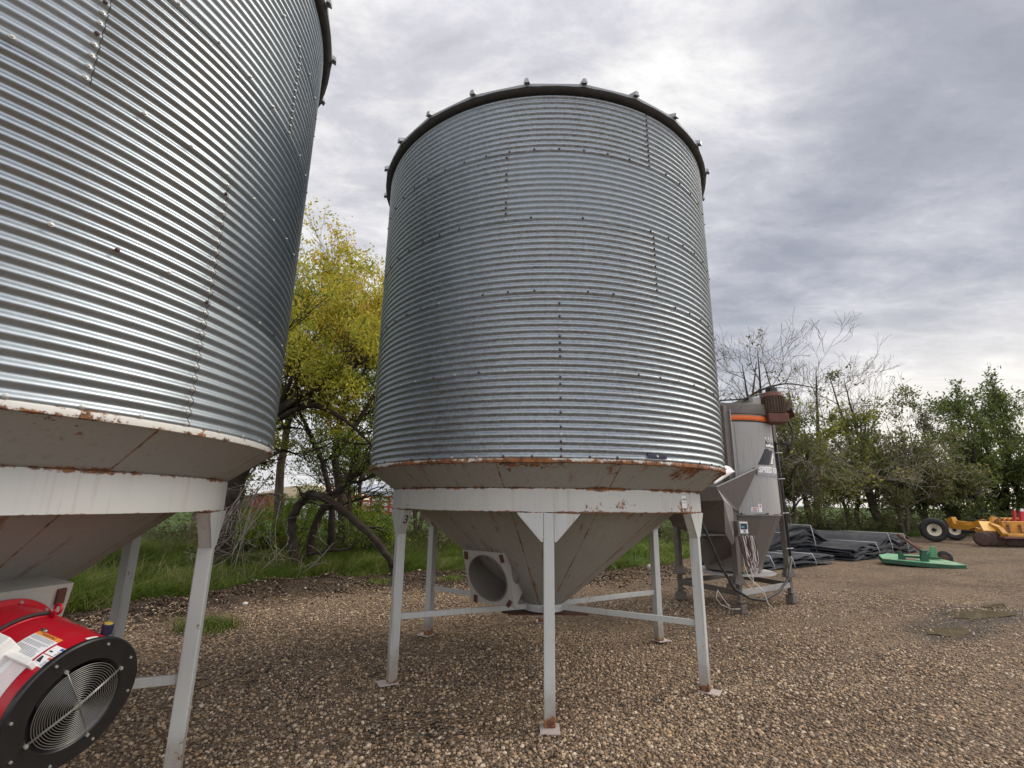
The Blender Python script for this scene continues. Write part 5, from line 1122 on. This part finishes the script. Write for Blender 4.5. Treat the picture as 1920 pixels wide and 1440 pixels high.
for i in range(9):
    u = 1863 + i * 9; MB().tube([sp_(u, 982, 27.8), sp_(u + 1.5, 975, 27.6), sp_(u + 5, 972, 27.6), sp_(u + 7, 978, 27.7)], .05, 6).build('spring_tine', YEL, sc_, True)
for q, (a_, b_, c_) in enumerate([((1800, 980, 29.0), (1822, 974, 28.3), (1846, 976, 27.4)), ((1800, 984, 28.9), (1820, 993, 28.2), (1846, 985, 27.3)), ((1846, 972, 27.5), (1862, 966, 27.2), (1880, 974, 26.9))]):
    MB().tube([sp_(*a_), sp_(*b_), sp_(*c_)], .035, 6).build('hydraulic_hose', Mt['rubber'], sc_, True)
ybeam('mast', [(1858, 985, 27.0), (1862, 968, 27.0)], .16, .16); ybeam('cross_brace', [(1846, 986, 27.1), (1872, 974, 26.9)], .10, .12, MRD)
for u in (1890, 1912, 1934): ybeam('gusset_plate', [(u, 984, 26.5), (u + 3, 998, 26.4)], .10, .10, MRD)
ybeam('cutting_edge', [(1878, 1008, 26.0), (1990, 1010, 26.0)], .10, .3, MRD)
for u, v in ((1843, 1012), (1856, 1013), (1869, 1014)):
    c = sp_(u, v, 26.4); c[2] = .36
    MB().lathe([(.01, .05), (.30, .02), (.38, -.05), (.36, -.07), (.01, -.0)], 28, (tuple(c), tuple(ax_), tuple(ay_), (0, 0, 1))).build('disc', DSC, sc_, 'auto')
for i in range(6):
    c = sp_(1893 + i * 16, 1012, 26.3); c[2] = .30; MB().lathe([(.01, .05), (.25, .02), (.32, -.05), (.30, -.07), (.01, 0)], 24, (tuple(c), tuple(ax_), tuple(ay_), (0, 0, 1))).build('disc', DSC, sc_, 'auto')
RDI = plain('red_implement_paint', (.50, .025, .04), .45, 0, .12, 3, .1, (.25, .06, .05), .3)
ri = empty('red_implement', (27.5, 27.2, 0)); tag(ri, 'red implement with upright posts standing over the yellow scraper at the right edge', 'farm implement'); S1 = np.array([27.5, 27.2, 0])
def rpt(u, v, Y): return at(u, v, Y) - S1
MB().hexa([rpt(1880, 984, 27.4), rpt(1990, 992, 27.0), rpt(1990, 992, 27.8), rpt(1890, 984, 28.2), rpt(1874, 979, 27.4), rpt(1990, 980, 27.0), rpt(1990, 980, 27.8), rpt(1884, 978, 28.2)]).build('red_deck', RDI, ri, bevel=.02)
MB().beam(rpt(1903, 981, 27.3), rpt(1901.5, 957, 27.3), .10, .12, (0, 1, 0)).build('post', RDI, ri, bevel=.01)
MB().frustum(rpt(1917, 983, 27.2), rpt(1916, 959, 27.2), .13, .12, 16).build('cylinder', RDI, ri, 'auto', bevel=.02); MB().frustum(rpt(1916, 959, 27.2), rpt(1916, 954, 27.2), .075, .07, 12).build('cylinder_cap', Mt['white'], ri)
MB().beam(rpt(1901, 962, 27.3), rpt(1917, 964, 27.3), .05, .06).build('cross_tie', MRD, ri)
for u in (1960,): MB().beam(rpt(u, 983, 27.3), rpt(u, 1016, 27.3), .14, .14, (0, 1, 0)).build('stand', RDI, ri)

# ------------------------------------------------------------------ buildings behind the left trees
CRM = plain('cream_cladding', (.62, .50, .34), .7, 0, .06, 1.5, .1); WHT = plain('white_cladding', (.85, .86, .88), .6, 0, .04, 1.2); SIL = plain('silo_steel', (.50, .53, .58), .45, .5, .08, 1.5); MAR = plain('maroon_cladding', (.16, .030, .028), .7, 0, .15, 2); RDC = plain('red_rail', (.42, .035, .03), .6, 0, .1, 2)
b_ = empty('farm_building', (-18.5, 45, 0)); tag(b_, 'low beige building with white wall behind the bare trees', 'building'); S2 = np.array([-18.5, 45, 0])
def bp_(u, v, Y): return at(u, v, Y) - S2
zt = float(bp_(510, 938, 45)[2])
MB().hexa([(-4.0, 0, -1), (3.4, 0, -1), (3.4, 8, -1), (-4.0, 8, -1), (-4.0, 0, 2.05), (3.4, 0, 2.05), (3.4, 8, 2.05), (-4.0, 8, 2.05)]).build('wall', WHT, b_)
rf = MB().prism([(-4.4, -.3, 2.0), (3.8, -.3, 2.0), (3.5, -.3, 2.4), (.6, -.3, 3.25), (-1.6, -.3, 3.0), (-4.4, -.3, 2.35)], (0, 1, 0), 8.6).build('roof', CRM, b_, bevel=.02)
MB().box((-3.75, -.06, .4), (.5, .1, 3.1)).build('corner_panel', CRM, b_); MB().box((1.2, -.06, .2), (1.0, .1, .8)).build('door', MRD, b_); MB().box((.9, -.05, 1.2), (.7, .08, .5)).build('window', Mt['greyink'], b_)
s_ = empty('shed', (-21.2, 42, 0)); tag(s_, 'dark maroon shed wall beside the beige building, behind dead branches', 'shed')
MB().hexa([(-3.2, 0, -1), (1.0, 0, -1), (1.0, 4, -1), (-3.2, 4, -1), (-3.2, 0, 1.85), (1.0, 0, 2.35), (1.0, 4, 2.35), (-3.2, 4, 1.85)]).build('wall', MAR, s_); MB().hexa([(-3.4, -.2, 1.86), (1.2, -.2, 2.38), (1.2, 4.2, 2.38), (-3.4, 4.2, 1.86), (-3.4, -.2, 1.94), (1.2, -.2, 2.46), (1.2, 4.2, 2.46), (-3.4, 4.2, 1.94)]).build('roof', MGD, s_)
gs = empty('steel_silo', (-20.2, 62, 0)); tag(gs, 'wide low grey steel silo with shallow roof far behind the slim trunks', 'silo')
MB().frustum((0, 0, -1), (0, 0, 3.4), 3.3, 3.3, 40, False).build('wall', SIL, gs, 'auto'); MB().frustum((0, 0, 3.4), (0, 0, 4.7), 3.45, .4, 40).build('roof', SIL, gs, 'auto')
g2 = gs.copy(); col.objects.link(g2); g2.location = (-15.4, 62, -.4); g2['label'] = 'second grey steel silo behind the red truck bed'
for ch in gs.children: k = ch.copy(); col.objects.link(k); k.parent = g2
for q in (gs, g2): q['group'] = 'grey steel silos in the distance'
tr_ = empty('stake_trailer', (-10.2, 38, 0)); tag(tr_, 'red slatted stake trailer parked behind the trees, left of the leg marked 3', 'trailer'); S3 = np.array([-10.2, 38, 0])
for zz in (1.05, 1.45, 1.85, 2.2): MB().box((0, 0, zz), (5.0, .06, .12)).build('side_rail', RDC, tr_)
for i in range(8): MB().box((-2.4 + i * .69, -.05, 1.55), (.14, .08, 1.5)).build('stake', RDC, tr_)
MB().box((0, 1.2, .85), (5.2, 2.4, .16)).build('bed', MRD, tr_)
for i in range(5): MB().box((-2.0 + i * 1.0, 1.2, 1.35), (.55, 1.2, .8)).build('pale_crate', plain('pale_goods', (.60, .50, .50), .7, 0, .2, 3), tr_)
for x in (-1.8, 1.8):
    MB().frustum((x, -.1, .42), (x, .2, .42), .42, .42, 20).build('wheel', TYR, tr_)
